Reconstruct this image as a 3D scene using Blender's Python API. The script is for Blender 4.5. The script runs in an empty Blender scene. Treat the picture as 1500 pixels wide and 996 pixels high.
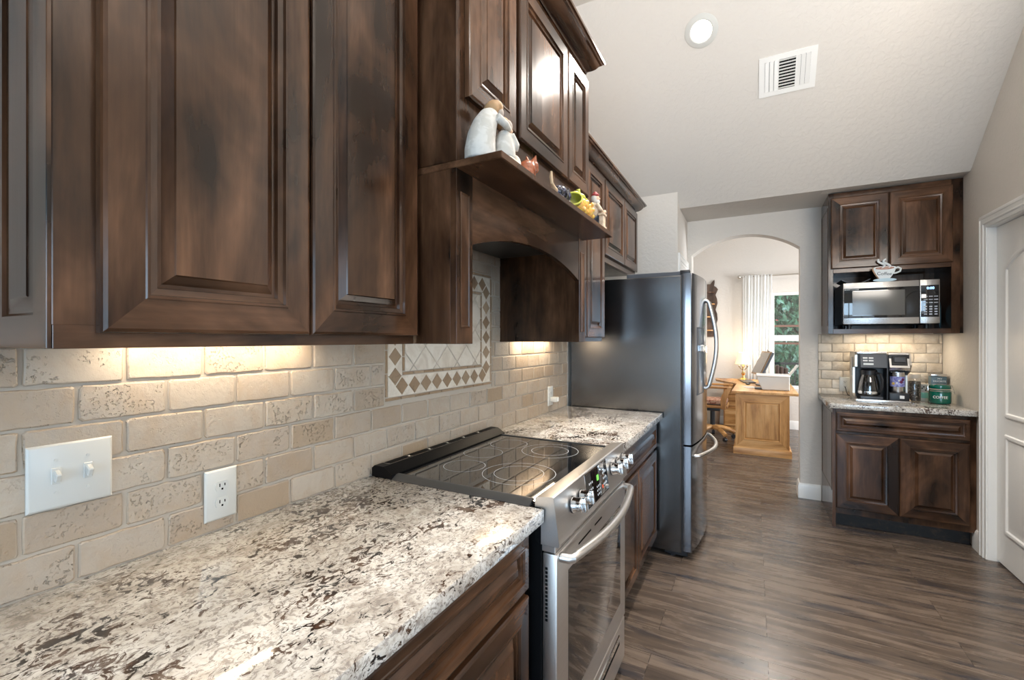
import bpy, bmesh, math, random
from mathutils import Vector, Matrix, Euler
random.seed(7)
C = bpy.context.scene.collection
S = bpy.context.scene
PI = math.pi
# ------------------------------------------------------------------ camera, world, lights, exposure
cam = bpy.data.cameras.new('camera'); camo = bpy.data.objects.new('camera', cam); C.objects.link(camo)
cam.sensor_width = 36.0; cam.lens = 36.0 * 659.62 / 1500.0
cam.clip_start = 0.03; cam.clip_end = 200
cam.shift_y = (496.75 - 498.0) / 1500.0
camo.location = (1.16453, 0, 1.38321); camo.rotation_euler = (PI / 2, 0, 0.49187)
S.camera = camo
S.view_settings.view_transform = 'Standard'; S.view_settings.look = 'None'
S.view_settings.gamma = 1.0; S.view_settings.use_curve_mapping = False
S.view_settings.exposure = 0.12
S.cycles.max_bounces = 8; S.cycles.diffuse_bounces = 5; S.cycles.glossy_bounces = 4
S.cycles.transmission_bounces = 6; S.cycles.transparent_max_bounces = 12
S.cycles.sample_clamp_indirect = 4.0; S.cycles.caustics_reflective = False; S.cycles.caustics_refractive = False
S.cycles.use_denoising = True
W = bpy.data.worlds.new('world'); S.world = W; W.use_nodes = True
bg = W.node_tree.nodes['Background']; bg.inputs[0].default_value = (0.72, 0.86, 1.0, 1); bg.inputs[1].default_value = 2.6

def area(name, loc, rot, sx, sy, power, col, spread=None):
    l = bpy.data.lights.new(name, 'AREA'); l.shape = 'RECTANGLE'; l.size = sx; l.size_y = sy
    l.energy = power; l.color = col
    if spread: l.spread = spread
    o = bpy.data.objects.new(name, l); C.objects.link(o); o.location = loc; o.rotation_euler = rot
    return o
DAY = (0.52, 0.76, 1.0); WARM = (1.0, 0.82, 0.60); CAN = (1.0, 0.93, 0.85)
area('daylight_back', (1.9, -3.55, 1.55), (PI / 2, 0, 0), 2.6, 2.0, 150, DAY)         # patio doors behind the camera
area('daylight_side', (5.05, -0.6, 1.5), (PI / 2, 0, PI / 2), 3.4, 2.0, 55, DAY)      # windows of the dining side
area('daylight_office', (4.06, 6.4, 1.6), (PI / 2, 0, PI / 2), 1.8, 1.5, 200, (0.95, 0.97, 1.0))
area('vault_fill', (2.9, 0.6, 2.3), (PI - 0.45, 0, 0), 1.6, 1.0, 125, (1.0, 0.92, 0.83))      # added soft fill aimed up to brighten the vault, no real lamp there

# ------------------------------------------------------------------ node materials
class NT:
    def __init__(s, name):
        s.m = bpy.data.materials.new(name); s.m.use_nodes = True; s.t = s.m.node_tree
        s.b = s.t.nodes['Principled BSDF']; s.o = s.t.nodes['Material Output']
    def n(s, typ, inputs=None, **kw):
        x = s.t.nodes.new(typ)
        for k, v in kw.items(): setattr(x, k, v)
        for k, v in (inputs or {}).items():
            if hasattr(v, 'is_output'): s.t.links.new(v, x.inputs[k])
            else: x.inputs[k].default_value = v
        return x
    def l(s, a, b): s.t.links.new(a, b)
    def set(s, **kw):
        for k, v in kw.items():
            k = k.replace('_', ' ')
            if hasattr(v, 'is_output'): s.l(v, s.b.inputs[k])
            else: s.b.inputs[k].default_value = v
    def ramp(s, fac, pts, interp='LINEAR'):
        r = s.n('ShaderNodeValToRGB', {0: fac}); cr = r.color_ramp; cr.interpolation = interp
        while len(cr.elements) < len(pts): cr.elements.new(0.5)
        for e, (p, c) in zip(cr.elements, pts):
            e.position = p; e.color = (c, c, c, 1) if isinstance(c, (int, float)) else (*c, 1)
        return r.outputs[0]
    def math(s, op, a, b=0.0): return s.n('ShaderNodeMath', {0: a, 1: b}, operation=op).outputs[0]
    def mix(s, fac, a, b, mode='MIX'):
        x = s.t.nodes.new('ShaderNodeMix'); x.data_type = 'RGBA'; x.blend_type = mode
        for i, v in ((0, fac), (6, a), (7, b)):
            if hasattr(v, 'is_output'): s.l(v, x.inputs[i])
            elif i == 0: x.inputs[i].default_value = v
            else: x.inputs[i].default_value = (*v, 1)
        return x.outputs[2]
    def noise(s, vec, scale, detail=4, rough=0.5, dist=0.0):
        return s.n('ShaderNodeTexNoise', {'Vector': vec, 'Scale': scale, 'Detail': detail, 'Roughness': rough, 'Distortion': dist}).outputs[0]
    def obj(s, scale=(1, 1, 1), rand=True, rot=(0, 0, 0)):
        v = s.n('ShaderNodeTexCoord').outputs['Object']
        if rand:
            r = s.n('ShaderNodeObjectInfo').outputs['Random']
            c = s.n('ShaderNodeCombineXYZ', {0: s.math('MULTIPLY', r, 13.0), 1: s.math('MULTIPLY', r, 31.0), 2: s.math('MULTIPLY', r, 7.0)}).outputs[0]
            v = s.n('ShaderNodeVectorMath', {0: v, 1: c}, operation='ADD').outputs[0]
        return s.n('ShaderNodeMapping', {'Vector': v, 'Scale': scale, 'Rotation': rot}).outputs[0]
    def bump(s, h, strength=0.3, dist=0.002):
        s.l(s.n('ShaderNodeBump', {'Height': h, 'Strength': strength, 'Distance': dist}).outputs[0], s.b.inputs['Normal'])

def plain(name, col, rough=0.5, metal=0.0, coat=0.0, spec=0.5):
    t = NT(name); t.set(Base_Color=(*col, 1), Roughness=rough, Metallic=metal, Coat_Weight=coat, Specular_IOR_Level=spec)
    t.set(Base_Color=t.mix(t.noise(t.obj(), 9, 2), tuple(c * 0.97 for c in col), col))
    return t.m
def glow(name, col, strength):
    t = NT(name); t.set(Base_Color=(*col, 1), Emission_Color=(*col, 1), Emission_Strength=strength); return t.m

def speck(name, a, b, scale=40, rough=0.4, c=None):
    t = NT(name); n = t.noise(t.obj((1, 1, 1), False), scale, 3, 0.6, 0.6)
    pts = [(0.42, a), (0.55, b)] + ([(0.66, c)] if c else [])
    t.set(Base_Color=t.ramp(n, pts), Roughness=rough); return t.m
def wood(name, axis, dark, mid, light, knots=True, rough=0.16, coat=0.0, blotch=0.55):
    t = NT(name)
    sc = [5.5, 5.5, 5.5]; sc[axis] = 0.7
    v = t.obj(sc)
    g = t.noise(v, 1.6, 7, 0.62, 0.6)
    lo = [2.6, 2.6, 2.6]; lo[axis] = 1.1
    bl = t.noise(t.obj(lo), 1.5, 4, 0.6, 0.8)
    fac = t.math('ADD', t.math('MULTIPLY', g, 1 - blotch), t.math('MULTIPLY', bl, blotch))
    col = t.ramp(fac, [(0.39, dark), (0.5, mid), (0.62, light)])
    fine = [55, 55, 55]; fine[axis] = 1.5
    f = t.noise(t.obj(fine), 2.0, 3, 0.6)
    col = t.mix(0.22, col, t.ramp(f, [(0.35, 0.35), (0.62, 1.0)]), 'MULTIPLY')
    if knots:
        k = [8.0, 8.0, 8.0]; k[axis] = 4.2
        kv = t.obj(k)
        nz = t.n('ShaderNodeTexNoise', {'Vector': kv, 'Scale': 5.0, 'Detail': 3.0})
        kv = t.n('ShaderNodeMix', {0: 0.14, 4: kv, 5: nz.outputs[1]}, data_type='VECTOR').outputs[1]
        vo = t.n('ShaderNodeTexVoronoi', {'Vector': kv, 'Scale': 1.0})
        near = t.ramp(vo.outputs['Distance'], [(0.10, 1.0), (0.22, 0.5), (0.42, 0.0)])
        sel = t.ramp(t.n('ShaderNodeSeparateColor', {0: vo.outputs['Color']}).outputs[0], [(0.52, 0.0), (0.56, 1.0)])
        col = t.mix(t.math('MULTIPLY', near, sel), col, tuple(c * 0.22 for c in dark))
    t.set(Base_Color=col, Roughness=t.math('ADD', t.math('MULTIPLY', g, 0.16), rough - 0.06), Coat_Weight=coat, Coat_Roughness=0.12, Specular_IOR_Level=0.33)
    t.bump(t.math('ADD', f, g), 0.12, 0.0006)
    return t.m
WD, WM, WL = (0.0150, 0.0070, 0.0038), (0.060, 0.0275, 0.0135), (0.145, 0.070, 0.036)
M = {}
for i, ax in enumerate('xyz'):
    M['wood_' + ax] = wood('dark_alder_' + ax, i, WD, WM, WL)
    M['oak_' + ax] = wood('honey_oak_' + ax, i, (0.36, 0.155, 0.042), (0.60, 0.31, 0.105), (0.74, 0.43, 0.185), False, 0.38, 0.1, 0.25)
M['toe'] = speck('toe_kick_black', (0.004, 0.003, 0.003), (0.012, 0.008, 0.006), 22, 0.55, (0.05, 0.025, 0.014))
M['shelfwood'] = wood('weathered_brown', 2, (0.05, 0.03, 0.02), (0.11, 0.07, 0.05), (0.17, 0.115, 0.085), False, 0.5, 0.0)

def paint(name, col, bump=0.25, scale=38):
    t = NT(name); v = t.n('ShaderNodeTexCoord').outputs['Object']
    n = t.noise(v, scale, 4, 0.55, 0.4)
    t.set(Base_Color=(*col, 1), Roughness=0.75, Specular_IOR_Level=0.25)
    t.bump(t.ramp(n, [(0.42, 0.0), (0.6, 1.0)]), bump, 0.004)
    return t.m
M['wall'] = paint('wall_paint_greige', (0.67, 0.63, 0.58))
M['ceil'] = paint('ceiling_paint', (0.66, 0.625, 0.58), 0.28, 34)
M['white'] = plain('white_trim_paint', (0.86, 0.855, 0.83), 0.28)
M['lampring'] = plain('light_trim_grey', (0.60, 0.60, 0.57), 0.5)
M['plastic'] = plain('white_plastic', (0.57, 0.57, 0.54), 0.3)
M['dark_hole'] = plain('dark_slot', (0.003, 0.003, 0.003), 0.7, 0.0, 0.0, 0.1)

def granite():
    t = NT('granite'); v = t.obj((1, 1, 1), False)
    vs = t.obj((1.0, 0.72, 1), False, (0, 0, 0.7))
    big = t.noise(vs, 6, 3, 0.5, 0.6)
    n1 = t.noise(vs, 44, 7, 0.66, 1.7)
    n2 = t.noise(vs, 78, 6, 0.68, 1.4)
    n3 = t.noise(v, 16, 5, 0.6, 0.9)
    fine = t.noise(v, 150, 3, 0.6)
    base = t.ramp(n3, [(0.32, (0.37, 0.335, 0.295)), (0.46, (0.56, 0.53, 0.485)), (0.64, (0.69, 0.675, 0.64))])
    base = t.mix(t.ramp(n2, [(0.50, 0.0), (0.58, 0.85)]), base, (0.24, 0.215, 0.195))
    base = t.mix(t.ramp(fine, [(0.54, 0.0), (0.66, 0.55)]), base, (0.36, 0.31, 0.26))
    vein = t.ramp(t.math('ADD', n1, t.math('MULTIPLY', t.math('SUBTRACT', big, 0.5), 0.5)), [(0.545, 0.0), (0.585, 1.0)])
    vc = t.ramp(t.noise(v, 18, 2), [(0.42, (0.014, 0.013, 0.014)), (0.52, (0.06, 0.032, 0.02)), (0.66, (0.13, 0.095, 0.075))])
    col = t.mix(vein, base, vc)
    t.set(Base_Color=col, Roughness=0.085, Coat_Weight=0.2, Coat_Roughness=0.03)
    return t.m
M['granite'] = granite()

def travertine(name, cols, pits=1.0, rough=0.5):
    t = NT(name); v = t.obj((1, 1, 1), False)
    isl = t.n('ShaderNodeNewGeometry').outputs['Random Per Island']
    vv = t.n('ShaderNodeVectorMath', {0: v, 1: t.n('ShaderNodeCombineXYZ', {0: t.math('MULTIPLY', isl, 5), 1: t.math('MULTIPLY', isl, 9), 2: isl}).outputs[0]}, operation='ADD').outputs[0]
    n = t.noise(vv, 14, 5, 0.6, 0.8)
    c1 = t.ramp(isl, cols)
    col = t.mix(t.ramp(n, [(0.36, 0.55), (0.56, 0.0)]), c1, t.mix(0.6, c1, (0.36, 0.25, 0.15)))
    cl = t.noise(vv, 140, 3, 0.6)
    mask = t.math('MULTIPLY', t.ramp(t.noise(vv, 18, 3, 0.6, 0.5), [(0.46, 0.0), (0.62, 1.0)]), t.ramp(t.math('FRACT', t.math('MULTIPLY', isl, 7.3)), [(0.35, 0.12), (0.75, 1.0)]))
    pit = t.math('MULTIPLY', t.ramp(cl, [(0.36, 1.0), (0.44, 0.0)]), mask)
    col = t.mix(t.math('MULTIPLY', pit, 0.10), col, (0.24, 0.18, 0.13))
    t.set(Base_Color=col, Roughness=rough)
    h = t.math('ADD', t.math('MULTIPLY', pit, -1.0 * pits), t.math('MULTIPLY', t.noise(vv, 45, 4, 0.6), 0.5))
    t.bump(h, 0.95, 0.006)
    return t.m
M['tile'] = travertine('tumbled_travertine', [(0.0, (0.35, 0.275, 0.205)), (0.3, (0.39, 0.325, 0.26)), (0.55, (0.43, 0.37, 0.30)), (0.85, (0.385, 0.315, 0.245)), (1.0, (0.32, 0.235, 0.155))])
M['tile_light'] = travertine('honed_travertine', [(0.0, (0.70, 0.62, 0.51)), (0.5, (0.74, 0.67, 0.57)), (1.0, (0.66, 0.57, 0.45))], 0.4)
M['tile_coffee'] = travertine('pale_travertine', [(0.0, (0.66, 0.58, 0.47)), (0.5, (0.72, 0.65, 0.55)), (1.0, (0.62, 0.54, 0.43))], 0.4)
M['diamond'] = travertine('brown_stone_diamond', [(0.0, (0.30, 0.20, 0.12)), (0.5, (0.24, 0.155, 0.09)), (1.0, (0.42, 0.31, 0.20))], 1.2)
M['strip'] = travertine('brown_stone_strip', [(0.0, (0.25, 0.155, 0.085)), (0.5, (0.33, 0.22, 0.13)), (1.0, (0.40, 0.29, 0.19))], 1.2)
M['grout'] = plain('cream_grout', (0.45, 0.39, 0.32), 0.85)

def floor_mat():
    t = NT('plank_floor'); v = t.n('ShaderNodeTexCoord').outputs['Object']
    br = t.n('ShaderNodeTexBrick', {'Vector': v, 'Color1': (0, 0, 0, 1), 'Color2': (1, 1, 1, 1), 'Mortar': (0.5, 0.5, 0.5, 1), 'Scale': 1.0,
                                    'Mortar Size': 0.0012, 'Mortar Smooth': 0.0, 'Bias': 0.0, 'Brick Width': 1.22, 'Row Height': 0.185}, offset=0.37, offset_frequency=2)
    rnd = t.n('ShaderNodeSeparateColor', {0: br.outputs['Color']}).outputs[0]
    vo = t.n('ShaderNodeVectorMath', {0: v, 1: t.n('ShaderNodeCombineXYZ', {0: t.math('MULTIPLY', rnd, 17), 1: t.math('MULTIPLY', rnd, 5), 2: rnd}).outputs[0]}, operation='ADD').outputs[0]
    a = t.n('ShaderNodeMapping', {'Vector': vo, 'Scale': (0.8, 8, 1)}).outputs[0]
    g = t.noise(a, 2.2, 8, 0.66, 0.7)
    b = t.n('ShaderNodeMapping', {'Vector': vo, 'Scale': (1.4, 7, 1)}).outputs[0]
    bl = t.noise(b, 1.3, 4, 0.6, 0.5)
    col = t.ramp(g, [(0.30, (0.034, 0.026, 0.022)), (0.50, (0.105, 0.077, 0.058)), (0.72, (0.195, 0.148, 0.115))])
    col = t.mix(t.ramp(bl, [(0.53, 0.0), (0.66, 0.85)]), col, (0.026, 0.025, 0.030))
    col = t.mix(0.35, col, t.ramp(rnd, [(0.0, 0.74), (1.0, 1.0)]), 'MULTIPLY')
    col = t.mix(t.math('MULTIPLY', br.outputs['Fac'], 0.75), col, (0.012, 0.01, 0.009))
    t.set(Base_Color=col, Roughness=t.math('ADD', t.math('MULTIPLY', g, 0.2), 0.17), Specular_IOR_Level=0.55)
    t.bump(t.math('SUBTRACT', g, t.math('MULTIPLY', br.outputs['Fac'], 1.5)), 0.22, 0.0015)
    return t.m
M['floor'] = floor_mat()

def brushed(name, col, axis, rough=0.24, dark=0.85):
    t = NT(name); sc = [220, 220, 220]; sc[axis] = 1.2
    n = t.noise(t.obj(sc), 2.0, 3)
    t.set(Base_Color=t.mix(n, tuple(c * dark for c in col), col), Metallic=1.0, Roughness=t.math('ADD', t.math('MULTIPLY', n, 0.12), rough - 0.06))
    return t.m
M['steel_y'] = brushed('brushed_steel_y', (0.78, 0.755, 0.73), 1, 0.34)
M['steel_x'] = brushed('brushed_steel_x', (0.70, 0.69, 0.68), 0)
M['steel_bar'] = brushed('handle_steel', (0.72, 0.70, 0.68), 1, 0.33)
M['black_steel'] = brushed('black_stainless', (0.20, 0.20, 0.215), 2, 0.14)
M['trim_grey'] = plain('dark_grey_trim', (0.10, 0.10, 0.10), 0.35, 0.6)
M['chrome'] = plain('chrome', (0.85, 0.86, 0.87), 0.08, 1.0)
M['brass'] = plain('brass', (0.72, 0.50, 0.22), 0.22, 1.0)
M['nickel'] = plain('brushed_nickel', (0.55, 0.52, 0.47), 0.3, 1.0)
M['black'] = plain('black_enamel', (0.003, 0.003, 0.0035), 0.5, 0.0, 0.0, 0.12)
M['black_soft'] = plain('black_plastic', (0.012, 0.012, 0.014), 0.42)
M['charcoal'] = plain('charcoal_plastic', (0.055, 0.06, 0.07), 0.35)
M['blackglass'] = plain('black_glass', (0.006, 0.006, 0.007), 0.03, 0.0, 0.6)
def fridge_side():
    t = NT('black_textured_steel'); n = t.noise(t.obj((1, 1, 1), False), 330, 2, 0.5)
    t.set(Base_Color=(0.175, 0.172, 0.170, 1), Metallic=1.0, Roughness=0.22)
    t.bump(n, 0.22, 0.0010); return t.m
M['fridge_side'] = fridge_side()
def ovenglass():
    t = NT('oven_glass'); t.set(Base_Color=(0.012, 0.010, 0.009, 1), Roughness=0.04, Specular_IOR_Level=0.9, Coat_Weight=1.0, Coat_Roughness=0.02)
    return t.m
M['ovenglass'] = ovenglass()
def clear(name, tint=(1, 1, 1), amount=0.12):
    t = NT(name); tr = t.n('ShaderNodeBsdfTransparent', {0: (*tint, 1)}); gl = t.n('ShaderNodeBsdfGlossy', {0: (1, 1, 1, 1), 1: 0.02})
    lw = t.n('ShaderNodeLayerWeight', {0: 0.25}); f = t.math('ADD', t.math('MULTIPLY', lw.outputs[1], 0.6), amount * 0.4)
    t.l(t.n('ShaderNodeMixShader', {0: f, 1: tr.outputs[0], 2: gl.outputs[0]}).outputs[0], t.o.inputs[0]); return t.m
M['glass'] = clear('clear_glass'); M['smoke'] = clear('smoked_glass', (0.62, 0.56, 0.5), 0.2); M['greenglass'] = clear('clamp_jar_glass', (0.75, 0.95, 0.85), 0.25)
def fabric(name, col, trans=0.0, emis=None):
    t = NT(name); n = t.noise(t.obj((1, 1, 1), False), 240, 2)
    t.set(Base_Color=t.mix(n, tuple(c * 0.9 for c in col), col), Roughness=0.9)
    if trans:
        tl = t.n('ShaderNodeBsdfTranslucent', {0: (*col, 1)})
        t.l(t.n('ShaderNodeMixShader', {0: trans, 1: t.b.outputs[0], 2: tl.outputs[0]}).outputs[0], t.o.inputs[0])
    if emis: t.set(Emission_Color=(*emis, 1), Emission_Strength=1.0)
    return t.m
M['curtain'] = fabric('white_curtain', (0.95, 0.95, 0.94), 0.6)
M['shade'] = fabric('lamp_shade_cloth', (0.9, 0.78, 0.5), 0.0, (1.0, 0.72, 0.36))
M['cushion'] = speck('patterned_cushion', (0.30, 0.10, 0.06), (0.62, 0.42, 0.30), 26, 0.9, (0.45, 0.2, 0.13))
M['figwhite'] = speck('cream_resin', (0.50, 0.465, 0.41), (0.60, 0.57, 0.52), 30, 0.8)
M['fighair'] = plain('tan_resin_hair', (0.42, 0.25, 0.12), 0.7)
M['figskin'] = plain('painted_skin', (0.66, 0.44, 0.30), 0.65)
M['figface'] = plain('plain_grey_skin', (0.40, 0.33, 0.27), 0.7)
M['figbase'] = plain('beige_resin', (0.58, 0.52, 0.42), 0.7)
M['pig'] = speck('brown_glaze', (0.22, 0.06, 0.025), (0.36, 0.11, 0.05), 30, 0.12)
M['blackglaze'] = speck('black_glaze', (0.008, 0.008, 0.012), (0.05, 0.05, 0.08), 60, 0.12, (0.12, 0.13, 0.2))
M['tan'] = plain('tan_horn', (0.60, 0.42, 0.25), 0.4)
M['olive'] = plain('olive_glaze', (0.20, 0.20, 0.02), 0.25)
M['lime'] = plain('lime_glaze', (0.50, 0.50, 0.07), 0.25)
M['corn'] = speck('yellow_orange_glaze', (0.62, 0.46, 0.08), (0.62, 0.22, 0.04), 95, 0.25, (0.75, 0.62, 0.22))
M['red'] = plain('dark_red_paint', (0.28, 0.03, 0.03), 0.5)
M['blue'] = plain('slate_blue_paint', (0.10, 0.14, 0.20), 0.5)
M['sandstone'] = speck('sandstone', (0.50, 0.37, 0.25), (0.62, 0.50, 0.37), 60, 0.7)
M['green'] = plain('green_glass_fill', (0.0, 0.115, 0.075), 0.12, 0.0, 0.6)
M['teal'] = plain('teal_glaze', (0.13, 0.27, 0.33), 0.2)
M['tin'] = plain('slate_tin', (0.075, 0.13, 0.165), 0.35)
M['letter'] = plain('white_lettering', (0.9, 0.9, 0.88), 0.5)
M['lettergrey'] = plain('grey_lettering', (0.03, 0.05, 0.06), 0.5)
M['latte'] = speck('latte_brown', (0.35, 0.16, 0.10), (0.50, 0.30, 0.22), 50, 0.5)
M['signwhite'] = plain('sign_white', (0.82, 0.86, 0.86), 0.5); M['signblue'] = plain('sign_pale_blue', (0.55, 0.72, 0.80), 0.5); M['signedge'] = plain('sign_wood_edge', (0.45, 0.27, 0.15), 0.6)
M['lilac'] = speck('lilac_label', (0.14, 0.15, 0.42), (0.36, 0.38, 0.68), 60, 0.4)
M['maroon'] = plain('maroon_print', (0.12, 0.01, 0.06), 0.5); M['yellow'] = plain('yellow_print', (0.75, 0.5, 0.12), 0.5)
M['paper'] = plain('paper', (0.78, 0.76, 0.72), 0.8)
M['beige'] = plain('beige_plastic', (0.62, 0.54, 0.44), 0.5)
M['led_blue'] = glow('display_blue', (0.35, 0.6, 1.0), 3.0); M['led_green'] = glow('display_green', (0.2, 0.85, 0.1), 0.35)
M['led_red'] = glow('display_red', (1.0, 0.1, 0.03), 0.3); M['print'] = plain('pale_print', (0.55, 0.58, 0.62), 0.5)
M['lamp'] = glow('lamp_lens', (1.0, 0.95, 0.86), 4.0); M['ledbar'] = glow('led_strip_lens', (1.0, 0.84, 0.62), 16.0)
M['leaf'] = speck('leaves', (0.05, 0.16, 0.09), (0.13, 0.32, 0.17), 3, 0.5, (0.35, 0.55, 0.48)); M['flower'] = plain('red_flowers', (0.65, 0.08, 0.09), 0.6)
M['bark'] = plain('bark', (0.10, 0.07, 0.05), 0.9); M['rail'] = plain('black_iron', (0.02, 0.025, 0.03), 0.5); M['redwood'] = plain('red_brown_timber', (0.30, 0.12, 0.07), 0.7)
M['lawn'] = speck('lawn', (0.10, 0.16, 0.08), (0.2, 0.28, 0.15), 5, 0.9)
M['brownbook'] = plain('dark_brown_leather', (0.07, 0.045, 0.035), 0.6)

# ------------------------------------------------------------------ mesh helpers
class MB:
    def __init__(s): s.b = bmesh.new()
    def box(s, x0, x1, y0, y1, z0, z1, bev=0.0, mi=0, seg=1):
        b = bmesh.new()
        bmesh.ops.create_cube(b, size=1.0, matrix=Matrix.Translation(((x0 + x1) / 2, (y0 + y1) / 2, (z0 + z1) / 2)) @ Matrix.Diagonal((abs(x1 - x0), abs(y1 - y0), abs(z1 - z0), 1)))
        if bev: bmesh.ops.bevel(b, geom=list(b.edges), offset=bev, segments=seg, profile=0.5, affect='EDGES')
        return s.add(b, mi)
    def add(s, b, mi=0, mat=None):
        if mat is not None: bmesh.ops.transform(b, matrix=mat, verts=b.verts)
        vs = {v: s.b.verts.new(v.co) for v in b.verts}
        for f in b.faces:
            try: nf = s.b.faces.new([vs[v] for v in f.verts]); nf.material_index = mi or f.material_index; nf.smooth = True
            except ValueError: pass
        b.free(); return s
    def rbox(s, cx, cy, cz, dx, dy, dz, rot=(0, 0, 0), bev=0.0, mi=0, seg=1):
        b = bmesh.new(); bmesh.ops.create_cube(b, size=1.0, matrix=Matrix.Diagonal((dx, dy, dz, 1)))
        if bev: bmesh.ops.bevel(b, geom=list(b.edges), offset=bev, segments=seg, profile=0.5, affect='EDGES')
        return s.add(b, mi, Matrix.Translation((cx, cy, cz)) @ Euler(rot).to_matrix().to_4x4())
    def cyl(s, p0, p1, r0, r1=None, n=24, mi=0, bev=0.0):
        p0 = Vector(p0); p1 = Vector(p1); d = p1 - p0; b = bmesh.new()
        bmesh.ops.create_cone(b, cap_ends=True, segments=n, radius1=r0, radius2=r0 if r1 is None else r1, depth=d.length)
        if bev:
            es = [e for e in b.edges if len(e.link_faces) == 2 and any(len(f.verts) > 4 for f in e.link_faces)]
            bmesh.ops.bevel(b, geom=es, offset=bev, segments=2, profile=0.5, affect='EDGES')
        return s.add(b, mi, Matrix.Translation((p0 + p1) / 2) @ d.to_track_quat('Z', 'Y').to_matrix().to_4x4())
    def ell(s, c, r, rot=(0, 0, 0), mi=0, sub=3):
        b = bmesh.new(); bmesh.ops.create_icosphere(b, subdivisions=sub, radius=1.0)
        r = r if isinstance(r, (tuple, list)) else (r, r, r)
        return s.add(b, mi, Matrix.Translation(c) @ Euler(rot).to_matrix().to_4x4() @ Matrix.Diagonal((*r, 1)))
    def lathe(s, prof, c=(0, 0, 0), n=32, mi=0, mat=None):
        b = bmesh.new(); rings = []
        for r, z in prof:
            if r < 1e-6: rings.append([b.verts.new((0, 0, z))])
            else: rings.append([b.verts.new((r * math.cos(2 * PI * i / n), r * math.sin(2 * PI * i / n), z)) for i in range(n)])
        for a, q in zip(rings, rings[1:]):
            for i in range(n):
                j = (i + 1) % n
                if len(a) == 1 and len(q) == 1: continue
                if len(a) == 1: b.faces.new((a[0], q[i], q[j]))
                elif len(q) == 1: b.faces.new((a[i], a[j], q[0]))
                else: b.faces.new((a[i], a[j], q[j], q[i]))
        return s.add(b, mi, (mat or Matrix.Identity(4)) if mat else Matrix.Translation(c))
    def tube(s, pts, r, n=10, mi=0, closed=False, flat=1.0):
        pts = [Vector(p) for p in pts]; b = bmesh.new(); rings = []; N = len(pts)
        up = Vector((0, 0, 1)); prev = None
        for i, p in enumerate(pts):
            if closed: t = pts[(i + 1) % N] - pts[i - 1]
            else: t = (pts[min(i + 1, N - 1)] - pts[max(i - 1, 0)])
            t.normalize()
            if prev is None: a = t.cross(up if abs(t.z) < 0.9 else Vector((1, 0, 0))).normalized()
            else: a = (prev - t * prev.dot(t)).normalized()
            prev = a; c = t.cross(a); rr = r[i] if isinstance(r, (list, tuple)) else r
            rings.append([b.verts.new(p + a * rr * math.cos(2 * PI * k / n) + c * rr * flat * math.sin(2 * PI * k / n)) for k in range(n)])
        for i in range(N if closed else N - 1):
            A, B = rings[i], rings[(i + 1) % N]
            for k in range(n): b.faces.new((A[k], A[(k + 1) % n], B[(k + 1) % n], B[k]))
        if not closed: b.faces.new(rings[0][::-1]); b.faces.new(rings[-1])
        return s.add(b, mi)
    def prism(s, poly, axis, d0, d1, mi=0, bev=0.0):
        """poly in the two other axes (x,y)/(x,z)/(y,z), extruded along axis"""
        def P(u, v, d): return {0: (d, u, v), 1: (u, d, v), 2: (u, v, d)}[axis]
        b = bmesh.new(); A = [b.verts.new(P(u, v, d0)) for u, v in poly]; B = [b.verts.new(P(u, v, d1)) for u, v in poly]
        n = len(poly); b.faces.new(A[::-1]); b.faces.new(B)
        for i in range(n): b.faces.new((A[i], A[(i + 1) % n], B[(i + 1) % n], B[i]))
        bmesh.ops.recalc_face_normals(b, faces=b.faces)
        if bev:
            es = [e for e in b.edges if any(len(f.verts) == n and n != 4 or f in () for f in e.link_faces)] or list(b.edges)
            bmesh.ops.bevel(b, geom=es, offset=bev, segments=1, profile=0.5, affect='EDGES')
        return s.add(b, mi)
    def quad(s, *ps, mi=0):
        f = s.b.faces.new([s.b.verts.new(p) for p in ps]); f.material_index = mi; return s

def obj(name, mb, mats, parent=None, at=None, ang=32, recalc=True, label=None):
    if recalc: bmesh.ops.recalc_face_normals(mb.b, faces=mb.b.faces)
    me = bpy.data.meshes.new(name); mb.b.to_mesh(me); mb.b.free()
    for m in (mats if isinstance(mats, (list, tuple)) else [mats]): me.materials.append(M[m] if isinstance(m, str) else m)
    if len(me.polygons): me.shade_smooth(); me.set_sharp_from_angle(angle=math.radians(ang))
    o = bpy.data.objects.new(name, me); C.objects.link(o)
    if parent is not None:
        root = parent
        while root.parent: root = root.parent
        me.transform(Matrix.Translation(-root.location)); o.parent = parent
    elif at is not None:
        me.transform(Matrix.Translation(-Vector(at))); o.location = at
    if label: o['label'] = label
    return o
def thing(name, label, cat, at, group=None):
    o = bpy.data.objects.new(name, None); C.objects.link(o); o.location = at; o.empty_display_size = 0.1
    return tag(o, label, cat, group)
def tag(o, label, cat, group=None):
    o['label'] = label; o['category'] = cat
    if group: o['group'] = group
    return o
def struct(name, mb, mats, label=None, cat=None, parent=None, at=None, ang=32):
    o = obj(name, mb, mats, parent, at, ang)
    if parent is None:
        o['kind'] = 'structure'
        if label: o['label'] = label
        if cat: o['category'] = cat
    return o
def text(name, body, size, loc, rot, m, parent, sx=1.0, extr=0.0006, align='CENTER'):
    cu = bpy.data.curves.new(name, 'FONT'); cu.body = body; cu.size = size; cu.extrude = extr; cu.align_x = align; cu.align_y = 'CENTER'
    tmp = bpy.data.objects.new('tmp', cu); me = bpy.data.meshes.new_from_object(tmp); me.name = name
    bpy.data.objects.remove(tmp); bpy.data.curves.remove(cu); me.materials.clear(); me.materials.append(M[m])
    o = bpy.data.objects.new(name, me); C.objects.link(o)
    root = parent
    while root.parent: root = root.parent
    o.parent = parent; o.location = Vector(loc) - root.location; o.rotation_euler = rot; o.scale = (sx, 1, 1)
    return o
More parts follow.
